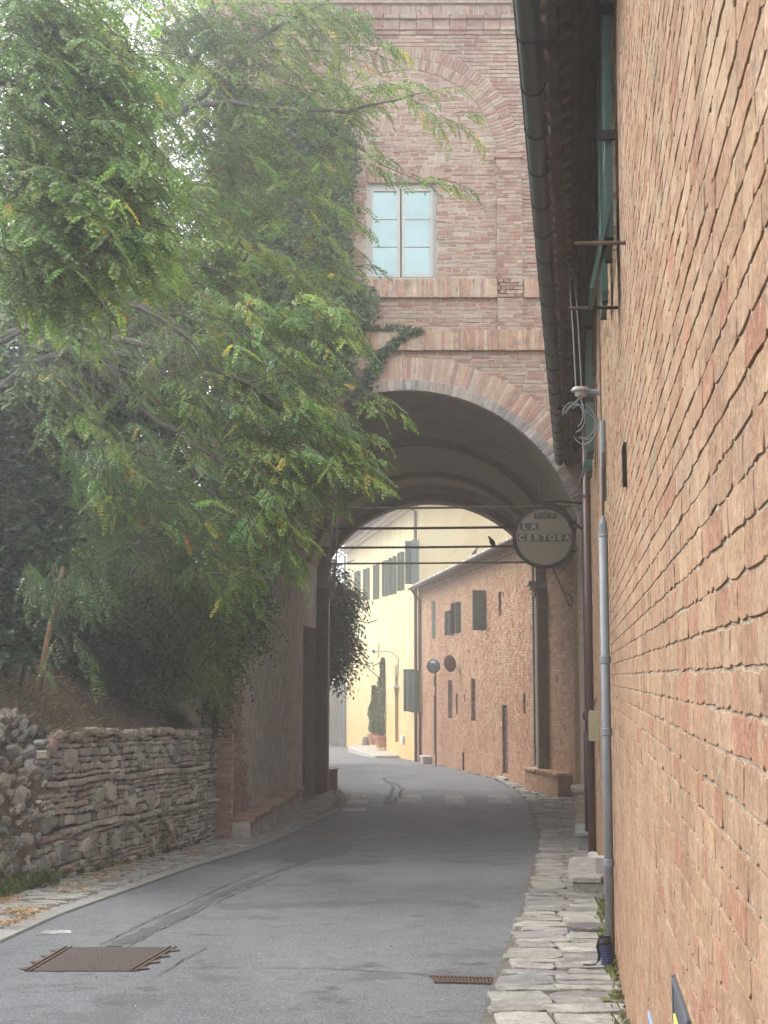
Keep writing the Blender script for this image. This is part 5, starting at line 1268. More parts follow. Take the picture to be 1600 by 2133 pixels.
# ================================================================== vegetation
def frames(n, d):
    d = d / np.linalg.norm(d, axis=1)[:, None]; return d
LEAFT = {}
def compound(n_pairs=6, L=.23, lw=.025, ll=.046, droop=.35, fold=.25):
    """one pinnate leaf along +x, leaflets to +-y, face up +z; leaflets as folded four-vertex kites."""
    vs, fs = [], []
    def axis(t): return np.array([L * t, 0, -droop * L * t * t])
    for i in range(n_pairs * 2 + 1):
        last = i == n_pairs * 2
        t = 1.0 if last else .22 + .74 * (i // 2) / (n_pairs - 1); s = 0 if last else (1 if i % 2 else -1)
        o = axis(t); dr = np.array([.35, s * .95, -.28 + random.uniform(-.25, .1)]) if not last else np.array([1, 0, -droop * 1.5])
        dr /= np.linalg.norm(dr); sd = np.cross(dr, (0, 0, 1.)); sd /= np.linalg.norm(sd); up = np.cross(sd, dr); tw = random.uniform(-.5, .5); sd = sd * math.cos(tw) + up * math.sin(tw)
        l_ = ll * random.uniform(.85, 1.1) * (1 - .3 * abs(t - .6)); k = len(vs)
        vs += [o, o + dr * l_ * .55 + sd * lw / 2, o + dr * l_, o + dr * l_ * .55 - sd * lw / 2]
        fs += [(k, k + 1, k + 2, k + 3)]
    k = len(vs); a, c = axis(0), axis(1.0); w = .0022
    vs += [a + (0, w, 0), a - (0, w, 0), axis(.5) - (0, w, .0), c, axis(.5) + (0, w, 0)]; fs.append((k, k + 1, k + 2, k + 3, k + 4))
    return np.array(vs, float), fs
TPL = [compound(random.choice([5, 6, 7]), random.uniform(.19, .26), droop=random.uniform(.05, .45)) for _ in range(10)]
def place(T, pos, D, Upv, scl):
    D = D / np.linalg.norm(D, axis=1)[:, None]; S = np.cross(Upv, D); S /= np.linalg.norm(S, axis=1)[:, None] + 1e-9; Z = np.cross(D, S)
    return pos[:, None] + (T[None, :, 0:1] * D[:, None] + T[None, :, 1:2] * S[:, None] + T[None, :, 2:3] * Z[:, None]) * scl[:, None, None]
GRN = [(.13, .20, .06), (.155, .23, .06), (.11, .18, .06), (.18, .25, .07), (.10, .165, .07), (.20, .26, .065)]
YEL = [(.50, .38, .05), (.42, .36, .06), (.35, .16, .05)]
class Tree:
    """twigs with alternate pinnate leaves; limbs are tubes."""
    def __init__(s): s.pos = []; s.D = []; s.col = []; s.sc = []; s.tw = MB(); s.pod = []
    def clump(s, px, py, Y, rx, ry, rd, n, hang=.2, lean=(.45, -.15, -.05), pal=GRN, yel=.02, scale=1.0, nl=9, tl=.55, pods=0):
        c = np.array(P(px, py, Y)); k = Y / FPX
        for _ in range(n):
            v = rng.normal(0, .5, 3); v = np.clip(v, -1, 1)
            p0 = c + np.array([v[0] * rx * k, v[2] * rd, v[1] * ry * k])
            d = np.array(lean) + rng.normal(0, .45, 3) * (1, 1, .5); d[2] -= .1; d /= np.linalg.norm(d)
            L = tl * random.uniform(.6, 1.3) * scale; pts = []; p = p0.copy(); dd = d.copy()
            for i in range(6):
                pts.append(p.copy()); dd = dd + np.array([0, 0, -.09]); dd /= np.linalg.norm(dd); p = p + dd * L / 5
            s.tw.tube(pts, [.006, .005, .0045, .004, .003, .002], (.07, .055, .04), 3, caps=False)
            base = pal[rng.integers(0, len(pal))]; vv = 1 + rng.normal(0, .22)
            side = 1
            for i in range(nl):
                t = (i + .6) / nl * 5; a = min(int(t), 4); q = pts[a] + (pts[a + 1] - pts[a]) * (t - a)
                ax = pts[a + 1] - pts[a]; ax /= np.linalg.norm(ax); sd = np.cross(ax, (0, 0, 1.)); sd /= np.linalg.norm(sd) + 1e-9; side = -side
                ld = ax * random.uniform(.3, .8) + sd * side * random.uniform(.4, 1.0) + np.array([0, 0, -hang * random.uniform(.5, 1.3)])
                s.pos.append(q); s.D.append(ld); s.sc.append(scale * random.uniform(.75, 1.15))
                s.col.append(YEL[rng.integers(0, 3)] if random.random() < yel else np.clip(np.array(base) * vv * (1 + rng.normal(0, .08, 3)), .01, .6))
            if pods and random.random() < pods:
                for q in range(random.randint(3, 8)): s.pod.append(pts[random.randint(1, 4)] + rng.normal(0, .04, 3))
    def limb(s, root, pts, rads, name='branch', m=None):
        P3 = [np.array(P(*q)) for q in pts]
        # resample with small wobble
        out, rr = [], []
        for i in range(len(P3) - 1):
            n = max(2, int(np.linalg.norm(P3[i + 1] - P3[i]) / .25))
            for k in range(n):
                t = k / n; out.append(P3[i] * (1 - t) + P3[i + 1] * t + rng.normal(0, .012, 3)); rr.append(rads[i] * (1 - t) + rads[i + 1] * t)
        out.append(P3[-1]); rr.append(rads[-1])
        g = MB(); g.tube(out, rr, n=8); g.build(name, m or M_bark, root, smooth=True)
        return out
    def finish(s, root, top=300, name='foliage'):
        n = len(s.pos); pos = np.array(s.pos); D = np.array(s.D); sc = np.array(s.sc); col = np.clip(np.array(s.col), .005, .7)
        up = np.array([0, -.15, 1.]) + rng.normal(0, .25, (n, 3)); w = rng.integers(0, len(TPL), n)
        px, py, dep = proj(pos.T); vis = (px > 0) & (px < 1600) & (py > 0) & (py < 2133); size = np.where(vis, sc / dep, 0); big = np.argsort(-size)[:top] if top else np.array([], int)
        isb = np.zeros(n, bool); isb[big] = True
        g = MB()
        for k, (T, F) in enumerate(TPL):
            m_ = (w == k) & ~isb
            if m_.any(): g.batch(place(T, pos[m_], D[m_], up[m_], sc[m_]), F, col[m_])
        g.build(name, M_leaf, root)['kind'] = 'stuff'
        if top:
            lib = {}
            for i in big:                     # single leaves share ten shapes in four greens
                k = (int(w[i]), int(rng.integers(0, 4)))
                if k not in lib:
                    T, F = TPL[k[0]]; q = MB(); q.add(T, F, GRN[k[1]]); lib[k] = q.mesh('leaf'); lib[k].materials.append(M_leaf)
                o = bpy.data.objects.new('leaf', lib[k]); COL.objects.link(o); o.parent = root
                x = Vector(D[i]).normalized(); y = Vector(up[i]).cross(x).normalized(); z = x.cross(y)
                M4 = Matrix((x, y, z)).transposed().to_4x4() @ Matrix.Scale(float(sc[i]), 4)
                M4.translation = Vector(pos[i]) - wloc(root); o.matrix_local = M4
        s.tw.c = [np.asarray(c_) for c_ in s.tw.c]
        s.tw.build('twigs', M_twig, root)['kind'] = 'stuff'
        if s.pod:
            p = np.array(s.pod); q = len(p); L_ = rng.uniform(.06, .10, (q, 1)); a = rng.uniform(0, 6.28, q); sd = np.stack([np.cos(a), np.sin(a), 0 * a], 1) * .009
            dn = np.array([0, 0, -1.]) + rng.normal(0, .15, (q, 3))
            X = np.stack([p, p + dn * L_ * .5 + sd, p + dn * L_, p + dn * L_ * .5 - sd], 1); g = MB(); g.batch(X, [(0, 1, 2, 3)], pick([(.10, .055, .035), (.07, .04, .03)], q, .15)); g.build('seed_pods', M_dry, root)['kind'] = 'stuff'

# 1: the near locust whose boughs hang in from the left
tA = thing('locust_tree', 'near locust tree whose bright drooping boughs hang in from the top left', 'tree', (-6.2, 11, bankz(2.6, 11)))
T = Tree()
g = MB(); g.tube([(-6.2, 11, bankz(2.6, 11) - .2), (-6.0, 11, 2.5), (-5.4, 11, 5), (-4.6, 11, 7.2)], [.2, .17, .13, .09], n=10); g.build('trunk', M_bark, tA, smooth=True)
for pts in ([(-500, 300, 11), (-150, 60, 11), (60, 60, 11), (230, 190, 11)], [(-450, 500, 11), (-100, 330, 10.5), (120, 370, 10.5), (260, 470, 10.5)], [(-200, 300, 11), (0, 160, 10.8), (180, 250, 10.6), (300, 330, 10.6)]):
    T.limb(tA, pts, [.06, .035, .02, .006])
for a in ((70, 60, 11, 110, 90, .5, 46), (170, 170, 11, 120, 100, .5, 46), (40, 250, 10.8, 110, 90, .5, 46), (200, 290, 10.8, 110, 90, .5, 40), (60, 390, 10.5, 120, 70, .5, 46), (150, 430, 10.5, 110, 60, .5, 46), (220, 470, 10.5, 60, 50, .4, 22), (40, 500, 10.5, 100, 60, .4, 34), (130, 520, 10.5, 80, 40, .4, 22), (10, 130, 11, 80, 130, .5, 30), (90, 10, 11.2, 130, 60, .5, 34), (30, 200, 11.2, 60, 200, .5, 30), (110, 320, 10.9, 110, 60, .5, 30), (230, 380, 10.7, 60, 50, .4, 16), (30, 560, 10.6, 60, 30, .4, 12), (230, 80, 11.3, 60, 50, .5, 12)):
    T.clump(*a, pal=[(.15, .24, .07), (.18, .27, .07), (.13, .21, .075), (.20, .28, .085), (.11, .18, .06)], hang=.25, lean=(.6, -.2, -.15), yel=.012)
T.finish(tA, top=300)
# 2: the big locust over the arch
tB = thing('locust_tree', 'large locust tree with long dark limbs reaching right across the gatehouse window', 'tree', (-7.0, 19, bankz(4.3, 19)))
T = Tree()
g = MB(); g.tube([(-7.0, 19, bankz(4.3, 19) - .2), (-6.2, 19, 3.5), tuple(P(-120, 640, 19)), tuple(P(90, 430, 19)), tuple(P(265, 290, 19))], [.24, .17, .12, .10, .085], n=10); g.build('trunk', M_bark, tB, smooth=True)
T.limb(tB, [(265, 290, 19), (330, 252, 19), (385, 225, 19), (455, 165, 19), (545, 75, 19), (660, 15, 19), (720, -20, 19)], [.085, .07, .06, .045, .035, .02, .012])
T.limb(tB, [(385, 226, 19), (480, 212, 18.8), (580, 228, 18.6), (720, 232, 18.4), (820, 205, 18.3), (900, 188, 18.2)], [.045, .04, .032, .024, .014, .004])
T.limb(tB, [(300, 270, 19.6), (360, 190, 19.8), (420, 110, 20), (500, 60, 20)], [.08, .07, .05, .03], m=M_bark)
T.limb(tB, [(580, 228, 18.6), (650, 245, 18.5), (720, 290, 18.4), (790, 345, 18.3), (880, 380, 18.2)], [.02, .018, .014, .01, .004])
T.limb(tB, [(180, 620, 18), (300, 640, 18), (360, 680, 18), (405, 710, 18)], [.05, .045, .035, .02])
T.limb(tB, [(250, 500, 18.5), (360, 535, 18.5), (470, 570, 18.4), (560, 600, 18.4)], [.04, .03, .02, .008])
T.limb(tB, [(0, 700, 17), (90, 670, 17), (160, 650, 17), (215, 630, 17)], [.05, .045, .04, .03])
for a in ((480, 40, 19.5, 160, 60, .8, 50), (620, 50, 19, 130, 60, .8, 44), (760, 80, 18.6, 70, 60, .5, 14), (330, 40, 19.5, 120, 60, .8, 34), (590, 140, 19, 110, 70, .8, 36), (700, 190, 18.6, 100, 50, .6, 20), (840, 200, 18.3, 70, 30, .3, 7), (920, 225, 18.2, 50, 24, .3, 4), (480, 170, 19.3, 80, 70, .6, 18),
          (560, 290, 19, 130, 70, .8, 40), (450, 300, 19.5, 90, 70, .8, 22), (690, 290, 18.6, 70, 50, .5, 12), (780, 330, 18.3, 50, 28, .3, 4), (880, 375, 18.2, 40, 18, .3, 4), (480, 420, 19.2, 130, 70, .8, 36), (620, 400, 18.8, 80, 60, .6, 16), (690, 470, 18.6, 50, 50, .5, 7), (700, 560, 18.5, 50, 50, .4, 8), (560, 530, 18.6, 120, 60, .7, 34), (420, 560, 18.6, 120, 70, .8, 34), (300, 600, 18.4, 100, 60, .7, 24), (370, 470, 19, 90, 50, .7, 16), (290, 130, 19.5, 70, 80, .7, 18), (440, 60, 19.4, 60, 80, .6, 26), (450, 200, 19.4, 50, 80, .6, 26), (450, 330, 19.4, 60, 80, .6, 30), (410, 430, 19.4, 70, 70, .6, 26), (300, 500, 18.6, 130, 50, .6, 24), (200, 600, 18.2, 120, 50, .6, 24), (60, 640, 18, 90, 50, .5, 16), (520, 230, 19.2, 60, 60, .6, 20), (210, 40, 19.6, 120, 60, .7, 24), (350, 260, 19.4, 60, 50, .6, 12), (360, 150, 19.6, 50, 50, .6, 10), (330, 400, 19.2, 70, 50, .6, 16), (420, 510, 18.8, 90, 50, .6, 20), (100, 560, 18.4, 120, 50, .6, 20)):
    T.clump(*a, pods=.3, yel=.02, hang=.2, lean=(.5, -.15, -.03))
T.finish(tB, top=0)
# 3: the locust in front of the arch's left side
tC = thing('locust_tree', 'lower locust tree spreading green and yellowing sprays before the left side of the arch', 'tree', (-5.6, 17.6, bankz(2.2, 17.6)))
T = Tree()
g = MB(); g.tube([(-5.6, 17.6, bankz(2.2, 17.6) - .2), tuple(P(-110, 900, 17.5)), tuple(P(60, 760, 17.5)), tuple(P(230, 700, 17.5))], [.10, .07, .05, .04], n=10); g.build('trunk', M_bark, tC, smooth=True)
T.limb(tC, [(230, 700, 17.5), (380, 740, 17.3), (520, 800, 17), (640, 880, 16.8), (700, 940, 16.8)], [.05, .04, .028, .016, .005])
T.limb(tC, [(200, 740, 17.5), (330, 880, 17), (460, 960, 16.8), (560, 1060, 16.6)], [.05, .035, .02, .006])
T.limb(tC, [(520, 800, 17), (600, 770, 17), (700, 800, 17), (760, 830, 17)], [.02, .014, .01, .004])
for a in ((520, 650, 17.6, 130, 60, .7, 42), (620, 640, 17.5, 80, 40, .5, 18), (690, 640, 17.4, 40, 25, .3, 7), (440, 740, 17.4, 130, 60, .7, 40), (570, 760, 17.3, 110, 60, .6, 38), (700, 700, 17.3, 30, 40, .3, 4), (500, 840, 17.1, 120, 60, .6, 42), (620, 850, 17, 80, 50, .5, 28), (755, 828, 17, 40, 10, .25, 3), (660, 905, 16.9, 60, 40, .4, 22), (710, 960, 16.8, 36, 22, .3, 11), (560, 930, 16.9, 90, 50, .5, 32), (470, 960, 16.9, 90, 60, .5, 28), (630, 990, 16.8, 50, 26, .3, 10), (540, 1040, 16.7, 70, 50, .5, 20), (570, 1130, 16.6, 50, 50, .4, 10), (480, 1100, 16.8, 90, 60, .5, 22), (350, 700, 17.4, 90, 50, .6, 18), (350, 830, 17.2, 80, 60, .6, 16), (720, 900, 16.9, 14, 30, .25, 3), (250, 790, 17.3, 90, 50, .5, 14), (150, 700, 17.2, 90, 40, .5, 12), (240, 930, 17, 90, 50, .5, 14), (330, 1040, 16.9, 80, 50, .5, 12), (420, 1180, 17, 80, 50, .5, 12), (120, 840, 17, 90, 50, .5, 12), (60, 760, 17, 80, 50, .5, 12), (180, 1000, 17, 80, 50, .5, 8)):
    T.clump(*a, yel=.045, hang=.25, lean=(.6, -.2, -.12), pods=.08, pal=[(q[0] * 1.05, q[1] * 1.1, q[2] * 1.1) for q in GRN])
for a in ((170, 920, 16.5, 70, 14, .3, 5), (170, 1180, 16.2, 60, 20, .3, 7), (60, 1180, 16, 30, 18, .3, 4), (160, 1320, 16, 30, 18, .3, 3)):
    T.clump(*a, yel=.0, hang=.6, lean=(.4, -.3, -.35), pal=[(.07, .12, .05), (.09, .14, .06)])
T.finish(tC, top=0)

# simple single-leaf clouds
def cloud(mb, ells, dens, ll, lw, pal, shell=.55, down=.5, k3=1.0, var=.18, seed_bias=(0, -.3, .5)):
    """leaves through the outer shell of ellipsoids given as (px, py, Y, rx_px, ry_px, rdepth)."""
    for px, py, Y, rx, ry, rd in ells:
        c = np.array(P(px, py, Y)); k = Y / FPX; A = np.array([rx * k, rd, ry * k])
        area = 4 * math.pi * ((A[0] * A[1]) ** 1.6 / 3 + (A[0] * A[2]) ** 1.6 / 3 + (A[1] * A[2]) ** 1.6 / 3) ** (1 / 1.6); n = int(area * dens)
        v = rng.normal(0, 1, (n, 3)); v[:, 1] = -np.abs(v[:, 1]) * .9 + .25 * rng.normal(0, 1, n); v /= np.linalg.norm(v, axis=1)[:, None]
        bump = 1 + .16 * np.sin(v[:, 0] * 7 + px) * np.sin(v[:, 2] * 6 + py) + .10 * np.sin(v[:, 0] * 17 + v[:, 2] * 13)
        r = (1 - shell * rng.random(n) ** 1.8) * bump
        p = c + v * A * r[:, None]
        nrm = v * .8 + np.array(seed_bias) + rng.normal(0, .45, (n, 3)); nrm /= np.linalg.norm(nrm, axis=1)[:, None]
        d = np.cross(nrm, rng.normal(0, 1, (n, 3))); d[:, 2] -= down; d -= nrm * (d * nrm).sum(1)[:, None]; d /= np.linalg.norm(d, axis=1)[:, None]; s = np.cross(nrm, d)
        L = ll * rng.uniform(.65, 1.25, (n, 1)); w = L * lw / ll
        X = np.stack([p, p + d * L * .4 + s * w * .5, p + d * L + nrm * -.12 * L, p + d * L * .4 - s * w * .5], 1)
        mb.batch(X, [(0, 1, 2, 3)], pick(pal, n, var))
def sprigs(mb, ells, dens, ll, lw, pal, L=.35, nl=12, hang=.6, var=.16, shell=.75):
    for px, py, Y, rx, ry, rd in ells:
        c = np.array(P(px, py, Y)); k = Y / FPX; A = np.array([rx * k, rd, ry * k])
        area = 4 * math.pi * ((A[0] * A[1]) ** 1.6 / 3 + (A[0] * A[2]) ** 1.6 / 3 + (A[1] * A[2]) ** 1.6 / 3) ** (1 / 1.6); n = max(4, int(area * dens / nl))
        v = rng.normal(0, 1, (n, 3)); v[:, 1] = -np.abs(v[:, 1]) * .9 + .3 * rng.normal(0, 1, n); v /= np.linalg.norm(v, axis=1)[:, None]
        r = (1 - shell * rng.random(n) ** 1.4)
        p0 = c + v * A * r[:, None]; d = v * (.8, .8, .5) + rng.normal(0, .45, (n, 3)) + np.array([.15, -.15, .1]); d /= np.linalg.norm(d, axis=1)[:, None]
        LL = L * rng.uniform(.5, 1.4, (n, 1)); base = pick(pal, n, var)
        for i in range(nl):
            t = (i + .5) / nl; q = p0 + d * LL * t; q[:, 2] -= hang * LL[:, 0] * t * t
            ax = d.copy(); ax[:, 2] -= 2 * hang * t; ax /= np.linalg.norm(ax, axis=1)[:, None]
            sd = np.cross(ax, (0, 0, 1.)); sd /= np.linalg.norm(sd, axis=1)[:, None] + 1e-9; sg = 1 if i % 2 else -1
            ld = ax * .7 + sd * sg * .8 + rng.normal(0, .3, (n, 3)); ld /= np.linalg.norm(ld, axis=1)[:, None]
            up = np.array([0, -.2, 1.]) + rng.normal(0, .4, (n, 3)); s = np.cross(up, ld); s /= np.linalg.norm(s, axis=1)[:, None]; nn = np.cross(ld, s)
            l_ = ll * rng.uniform(.7, 1.2, (n, 1)); w = l_ * lw / ll
            X = np.stack([q, q + ld * l_ * .45 + s * w * .5 - nn * l_ * .04, q + ld * l_ - nn * l_ * .15, q + ld * l_ * .45 - s * w * .5 - nn * l_ * .04], 1)
            mb.batch(X, [(0, 1, 2, 3)], np.clip(base * (1 + rng.normal(0, .08, (n, 1))), .005, .7))
def ivyleaf(mb, p, nrm, ll, pal, var=.2):
    n = len(p); nrm = nrm / np.linalg.norm(nrm, axis=1)[:, None]; d = np.tile(np.array([0, 0, -1.]), (n, 1)) + rng.normal(0, .4, (n, 3)); d -= nrm * (d * nrm).sum(1)[:, None]; d /= np.linalg.norm(d, axis=1)[:, None]; s = np.cross(nrm, d)
    L = ll * rng.uniform(.6, 1.25, (n, 1))
    X = np.stack([p, p + d * L * .15 + s * L * .45, p + d * L * .5 + s * L * .30, p + d * L, p + d * L * .5 - s * L * .30, p + d * L * .15 - s * L * .45], 1)
    mb.batch(X, [(0, 1, 2, 3, 4, 5)], pick(pal, n, var))
IVY = [(.04, .08, .035), (.055, .10, .042), (.035, .065, .033), (.075, .12, .055)]
# ivy over the left part of the gatehouse
ivy = thing('ivy', 'dark ivy covering the left part of the gatehouse front up to the window', 'ivy', (-2.6, 24.7, zg(25)))
edge = [(60, 560), (230, 640), (270, 735), (330, 752), (420, 742), (500, 735), (585, 742), (610, 786), (655, 794), (700, 758), (740, 738), (790, 745), (830, 715), (900, 660), (980, 600), (1080, 560), (1200, 520), (1330, 500)]
ey = [q[0] for q in edge]; ex = [q[1] for q in edge]
g = MB()
for (n, off, spread, ll) in ((17000, .10, .10, .085), (9000, .28, .16, .085)):
    py = 1330 - 1130 * rng.random(n) ** 1.15; xm = np.interp(py, ey, ex) + rng.normal(0, 7, n) - off * 40; x0 = 402 + 22 * np.sin(py / 37) + 16 * np.sin(py / 13) + rng.normal(0, 9, n); px = x0 + (xm - x0) * rng.random(n) ** .75
    hole = ((px - 848) ** 2 + (py - 1183) ** 2 < 372 ** 2) & (py < 1180) & (rng.random(n) < 1)
    ok = ~hole | (px < 600); px, py = px[ok], py[ok]
    p = np.array([FA.pt(a, c) for a, c in zip(px, py)]); p[:, 1] -= off + np.abs(rng.normal(0, spread, len(p)))
    ivyleaf(g, p, np.array([0, -1, .45]) + rng.normal(0, .35, (len(p), 3)), ll, IVY)
# the runner that climbs right along the arch ring
pts = [(735, 835), (765, 800), (782, 765), (800, 735), (825, 712), (850, 695), (875, 688)]
for i in range(len(pts) - 1):
    n = 110; t = rng.random(n); px = pts[i][0] * (1 - t) + pts[i + 1][0] * t + rng.normal(0, 8 - i, n); py = pts[i][1] * (1 - t) + pts[i + 1][1] * t + rng.normal(0, 8 - i, n)
    p = np.array([FA.pt(a, c) for a, c in zip(px, py)]); p[:, 1] -= .11 + np.abs(rng.normal(0, .03, n)); ivyleaf(g, p, np.array([0, -1, .45]) + rng.normal(0, .35, (n, 3)), .075, IVY)
n = 300; px = rng.uniform(700, 860, n); py = 690 - (rng.random(n) ** 2) * 12
p = np.array([FA.pt(a, c) for a, c in zip(px, py)]); p[:, 1] -= .11; ivyleaf(g, p, np.array([0, -1, .6]) + rng.normal(0, .35, (n, 3)), .05, IVY)
g.build('leaves', M_leafdark, ivy)['kind'] = 'stuff'
g = MB()
for k in range(14):
    x = random.uniform(460, 700); pts = [FA.pt(x + 12 * math.sin(j + k), 1250 - j * 90 * random.uniform(.9, 1.1), .06) for j in range(9)]; g.tube(pts, .015, n=5)
g.build('stems', M_bark, ivy)

# shrub masses on the bank
def shrub(name, label, cat, ells, dens, ll, lw, pal, m=M_leafdark, stems=3, **kw):
    c = np.array(P(*ells[0][:3])); s_ = max(.3, -3.2 - c[0]) ; base = (c[0], c[1] + .4, bankz(max(.3, XR(min(c[1], 25)) - c[0]), c[1]))
    t = thing(name, label, cat, base); g = MB(); mode = kw.pop('mode', 'sprig'); (cloud if mode == 'cloud' else sprigs)(g, ells, dens, ll, lw, pal, **kw); g.build('foliage', m, t)['kind'] = 'stuff'
    for i in range(stems):
        e = ells[random.randrange(len(ells))]; q = np.array(P(*e[:3])); b0 = np.array(base) + rng.normal(0, .12, 3) * (1, 1, 0); g = MB()
        g.tube([b0 - np.array([0, 0, .2]), (b0 + q) / 2 + rng.normal(0, .1, 3), q, q + np.array([random.uniform(-.3, .3), 0, e[4] * e[2] / FPX * .6])], [.035, .028, .016, .006], n=6); g.build('stem', M_bark, t)
    return t
DG = [(.055, .10, .05), (.075, .125, .055), (.045, .08, .04), (.095, .145, .06)]
LG = [(.11, .175, .065), (.13, .20, .06), (.085, .14, .055), (.155, .21, .06)]
shrub('ivy_bush', 'dark broad leaved ivy bush with pale green flower heads at the left edge', 'bush', [(20, 900, 18, 130, 130, .6), (60, 1080, 18, 110, 130, .6), (-10, 1240, 18, 90, 110, .5), (100, 780, 18.6, 130, 90, .6), (10, 1340, 17.8, 60, 50, .4)], 900, .085, .07, DG[:3] + [(.05, .08, .05)], stems=4, L=.22, nl=8, hang=.3)
t = bpy.data.objects.get('ivy_bush'); g = MB()
for px, py, n in ((62, 870, 9), (135, 895, 8), (30, 1040, 16), (10, 1080, 10), (60, 1120, 10), (85, 955, 6), (10, 1270, 6), (60, 1290, 6), (20, 860, 5), (50, 1080, 8)):
    for _ in range(n):
        c = np.array(P(px + random.gauss(0, 16), py + random.gauss(0, 12), 17.35)); m_ = 34; v = rng.normal(0, 1, (m_, 3)); v /= np.linalg.norm(v, axis=1)[:, None]
        s = np.cross(v, (.3, .2, .9)); s /= np.linalg.norm(s, axis=1)[:, None]
        X = np.stack([c + v * .022 - s * .005, c + v * .034, c + v * .022 + s * .005], 1); g.batch(X, [(0, 1, 2)], pick([(.20, .24, .06), (.15, .19, .06), (.24, .26, .08)], m_, .1))
g.build('flower_heads', M_leaf, t)['kind'] = 'stuff'
shrub('willow_leaf_shrub', 'drooping narrow leaved shrub hanging over the bank, left of the leaning stake top', 'shrub', [(330, 1100, 22.6, 130, 120, .7), (410, 1180, 22.6, 90, 110, .6), (250, 1000, 22, 140, 110, .7), (360, 1290, 22.6, 110, 80, .6), (240, 1180, 21.5, 120, 90, .6)], 1000, .085, .017, LG[:3] + DG[1:2], m=M_leaf, hang=1.2, stems=3)
shrub('small_leaf_shrub', 'low light green small leaved shrub just above the right end of the retaining wall', 'shrub', [(430, 1370, 24.2, 80, 50, .5), (350, 1395, 23.4, 80, 40, .5), (480, 1300, 24.3, 50, 60, .4), (410, 1420, 23.8, 50, 25, .4), (300, 1430, 22.8, 40, 20, .3), (450, 1450, 24.3, 24, 24, .25)], 1500, .048, .028, [(.17, .25, .08), (.20, .28, .08), (.14, .20, .07), (.24, .28, .09)], m=M_leaf, stems=3)
shrub('ivy_bush', 'dark ivy bush against the left pier of the gatehouse', 'bush', [(500, 1180, 24.3, 60, 90, .5), (520, 1270, 24.5, 40, 60, .4), (470, 1330, 24.4, 50, 60, .4), (440, 1230, 24, 80, 80, .6), (447, 1440, 24.6, 14, 60, .2), (540, 1110, 24.4, 50, 60, .4)], 1000, .07, .06, IVY, stems=0)
shrub('tall_evergreen', 'tall dark evergreen mass filling the gap behind the locusts', 'tree', [(250, 760, 25, 190, 160, 1.0), (380, 900, 26, 120, 150, 1.0), (300, 1020, 25.5, 160, 150, .9), (400, 640, 27, 80, 130, .8), (150, 1120, 24, 190, 150, 1.0), (330, 1200, 26, 130, 150, .8), (330, 1350, 26.5, 110, 90, .8), (110, 620, 26, 170, 120, 1.0), (100, 430, 27, 130, 160, 1.0), (60, 900, 24, 170, 170, 1.0), (200, 1320, 25, 120, 100, .8), (60, 700, 20.5, 150, 110, .7), (180, 800, 20.5, 150, 110, .7), (300, 650, 24, 120, 80, .7)], 800, .11, .06, [(.06, .105, .04), (.08, .13, .045), (.05, .085, .035)], stems=6)
shrub('hazy_tree', 'thin pale tree crown seen against the sky behind the locusts', 'tree', [(120, 120, 30, 190, 170, 1.2), (420, 110, 31, 90, 110, 1.0), (560, 60, 31, 120, 90, 1.0), (300, -20, 30, 190, 70, 1.0), (330, 330, 30, 60, 60, .8), (240, 420, 30, 110, 90, .8), (430, 420, 30, 70, 90, .8), (360, 230, 30, 60, 70, .8), (200, 260, 30, 80, 90, .8), (300, 480, 30, 80, 70, .8)], 230, .12, .06, [(.12, .17, .065), (.14, .19, .08)], m=M_leaf, stems=6)
shrub('bank_undergrowth', 'dark leafy undergrowth in the hollow behind the leaning stake', 'shrub', [(150, 1310, 21.6, 160, 80, .8), (300, 1370, 23, 90, 50, .6), (250, 1410, 22, 50, 22, .3), (60, 1290, 21, 110, 90, .6), (250, 1260, 22.5, 130, 90, .6)], 700, .09, .04, [(.025, .05, .025), (.035, .06, .03)], stems=3)
# creeper at the back of the gatehouse
cr = thing('creeper', 'dark creeper with curling tendrils hanging behind the left jamb of the arch', 'creeper', (-1.7, 38.6, zg(38.5)))
ce = [(690, 1240, 39.6, 40, 60, .5), (715, 1250, 39.6, 30, 36, .4), (690, 1350, 39.6, 40, 50, .5), (680, 1190, 39.6, 22, 30, .4), (720, 1340, 39.6, 20, 30, .3), (705, 1380, 39.6, 26, 12, .25), (700, 1300, 39.6, 30, 60, .4), (690, 1400, 39.6, 12, 24, .2)]
g = MB(); sprigs(g, ce, 620, .13, .055, [(.035, .06, .025), (.05, .08, .03)], L=.45, nl=8, hang=.7); cloud(g, [(q_[0] - 8, *q_[1:3], q_[3] * .7, q_[4] * .8, q_[5]) for q_ in ce], 260, .12, .06, [(.035, .06, .025)]); g.build('leaves', M_leafdark, cr)['kind'] = 'stuff'
for pts in ([(690, 1330), (730, 1370), (757, 1385), (775, 1380)], [(760, 1385), (790, 1412), (794, 1428), (785, 1439), (776, 1433), (773, 1428)], [(775, 1388), (795, 1379), (801, 1384)], [(720, 1290), (745, 1292), (765, 1298), (785, 1292)], [(700, 1180), (725, 1172), (738, 1166)]):
    q = MB(); q.tube([P(a, c, 39.4) for a, c in pts], .011, (.05, .04, .03), 5); q.build('tendril', M_twig, cr)
q = MB(); q.tube([(-1.65, 38.7, zg(38.5)), (-1.62, 38.7, 1), tuple(P(680, 1230, 39.3)), tuple(P(700, 1180, 39.3))], [.05, .045, .03, .012], n=6); q.build('stem', M_bark, cr)
# pale trees beyond the end wall
shrub('hazy_tree', 'pale rounded tree in the mist beyond the end wall', 'tree', [(680, 1400, 96, 60, 60, 2), (720, 1370, 96, 30, 40, 2), (640, 1330, 96, 60, 90, 2)], 26, .35, .22, [(.08, .12, .05), (.10, .15, .06)], m=M_leaf, stems=3)
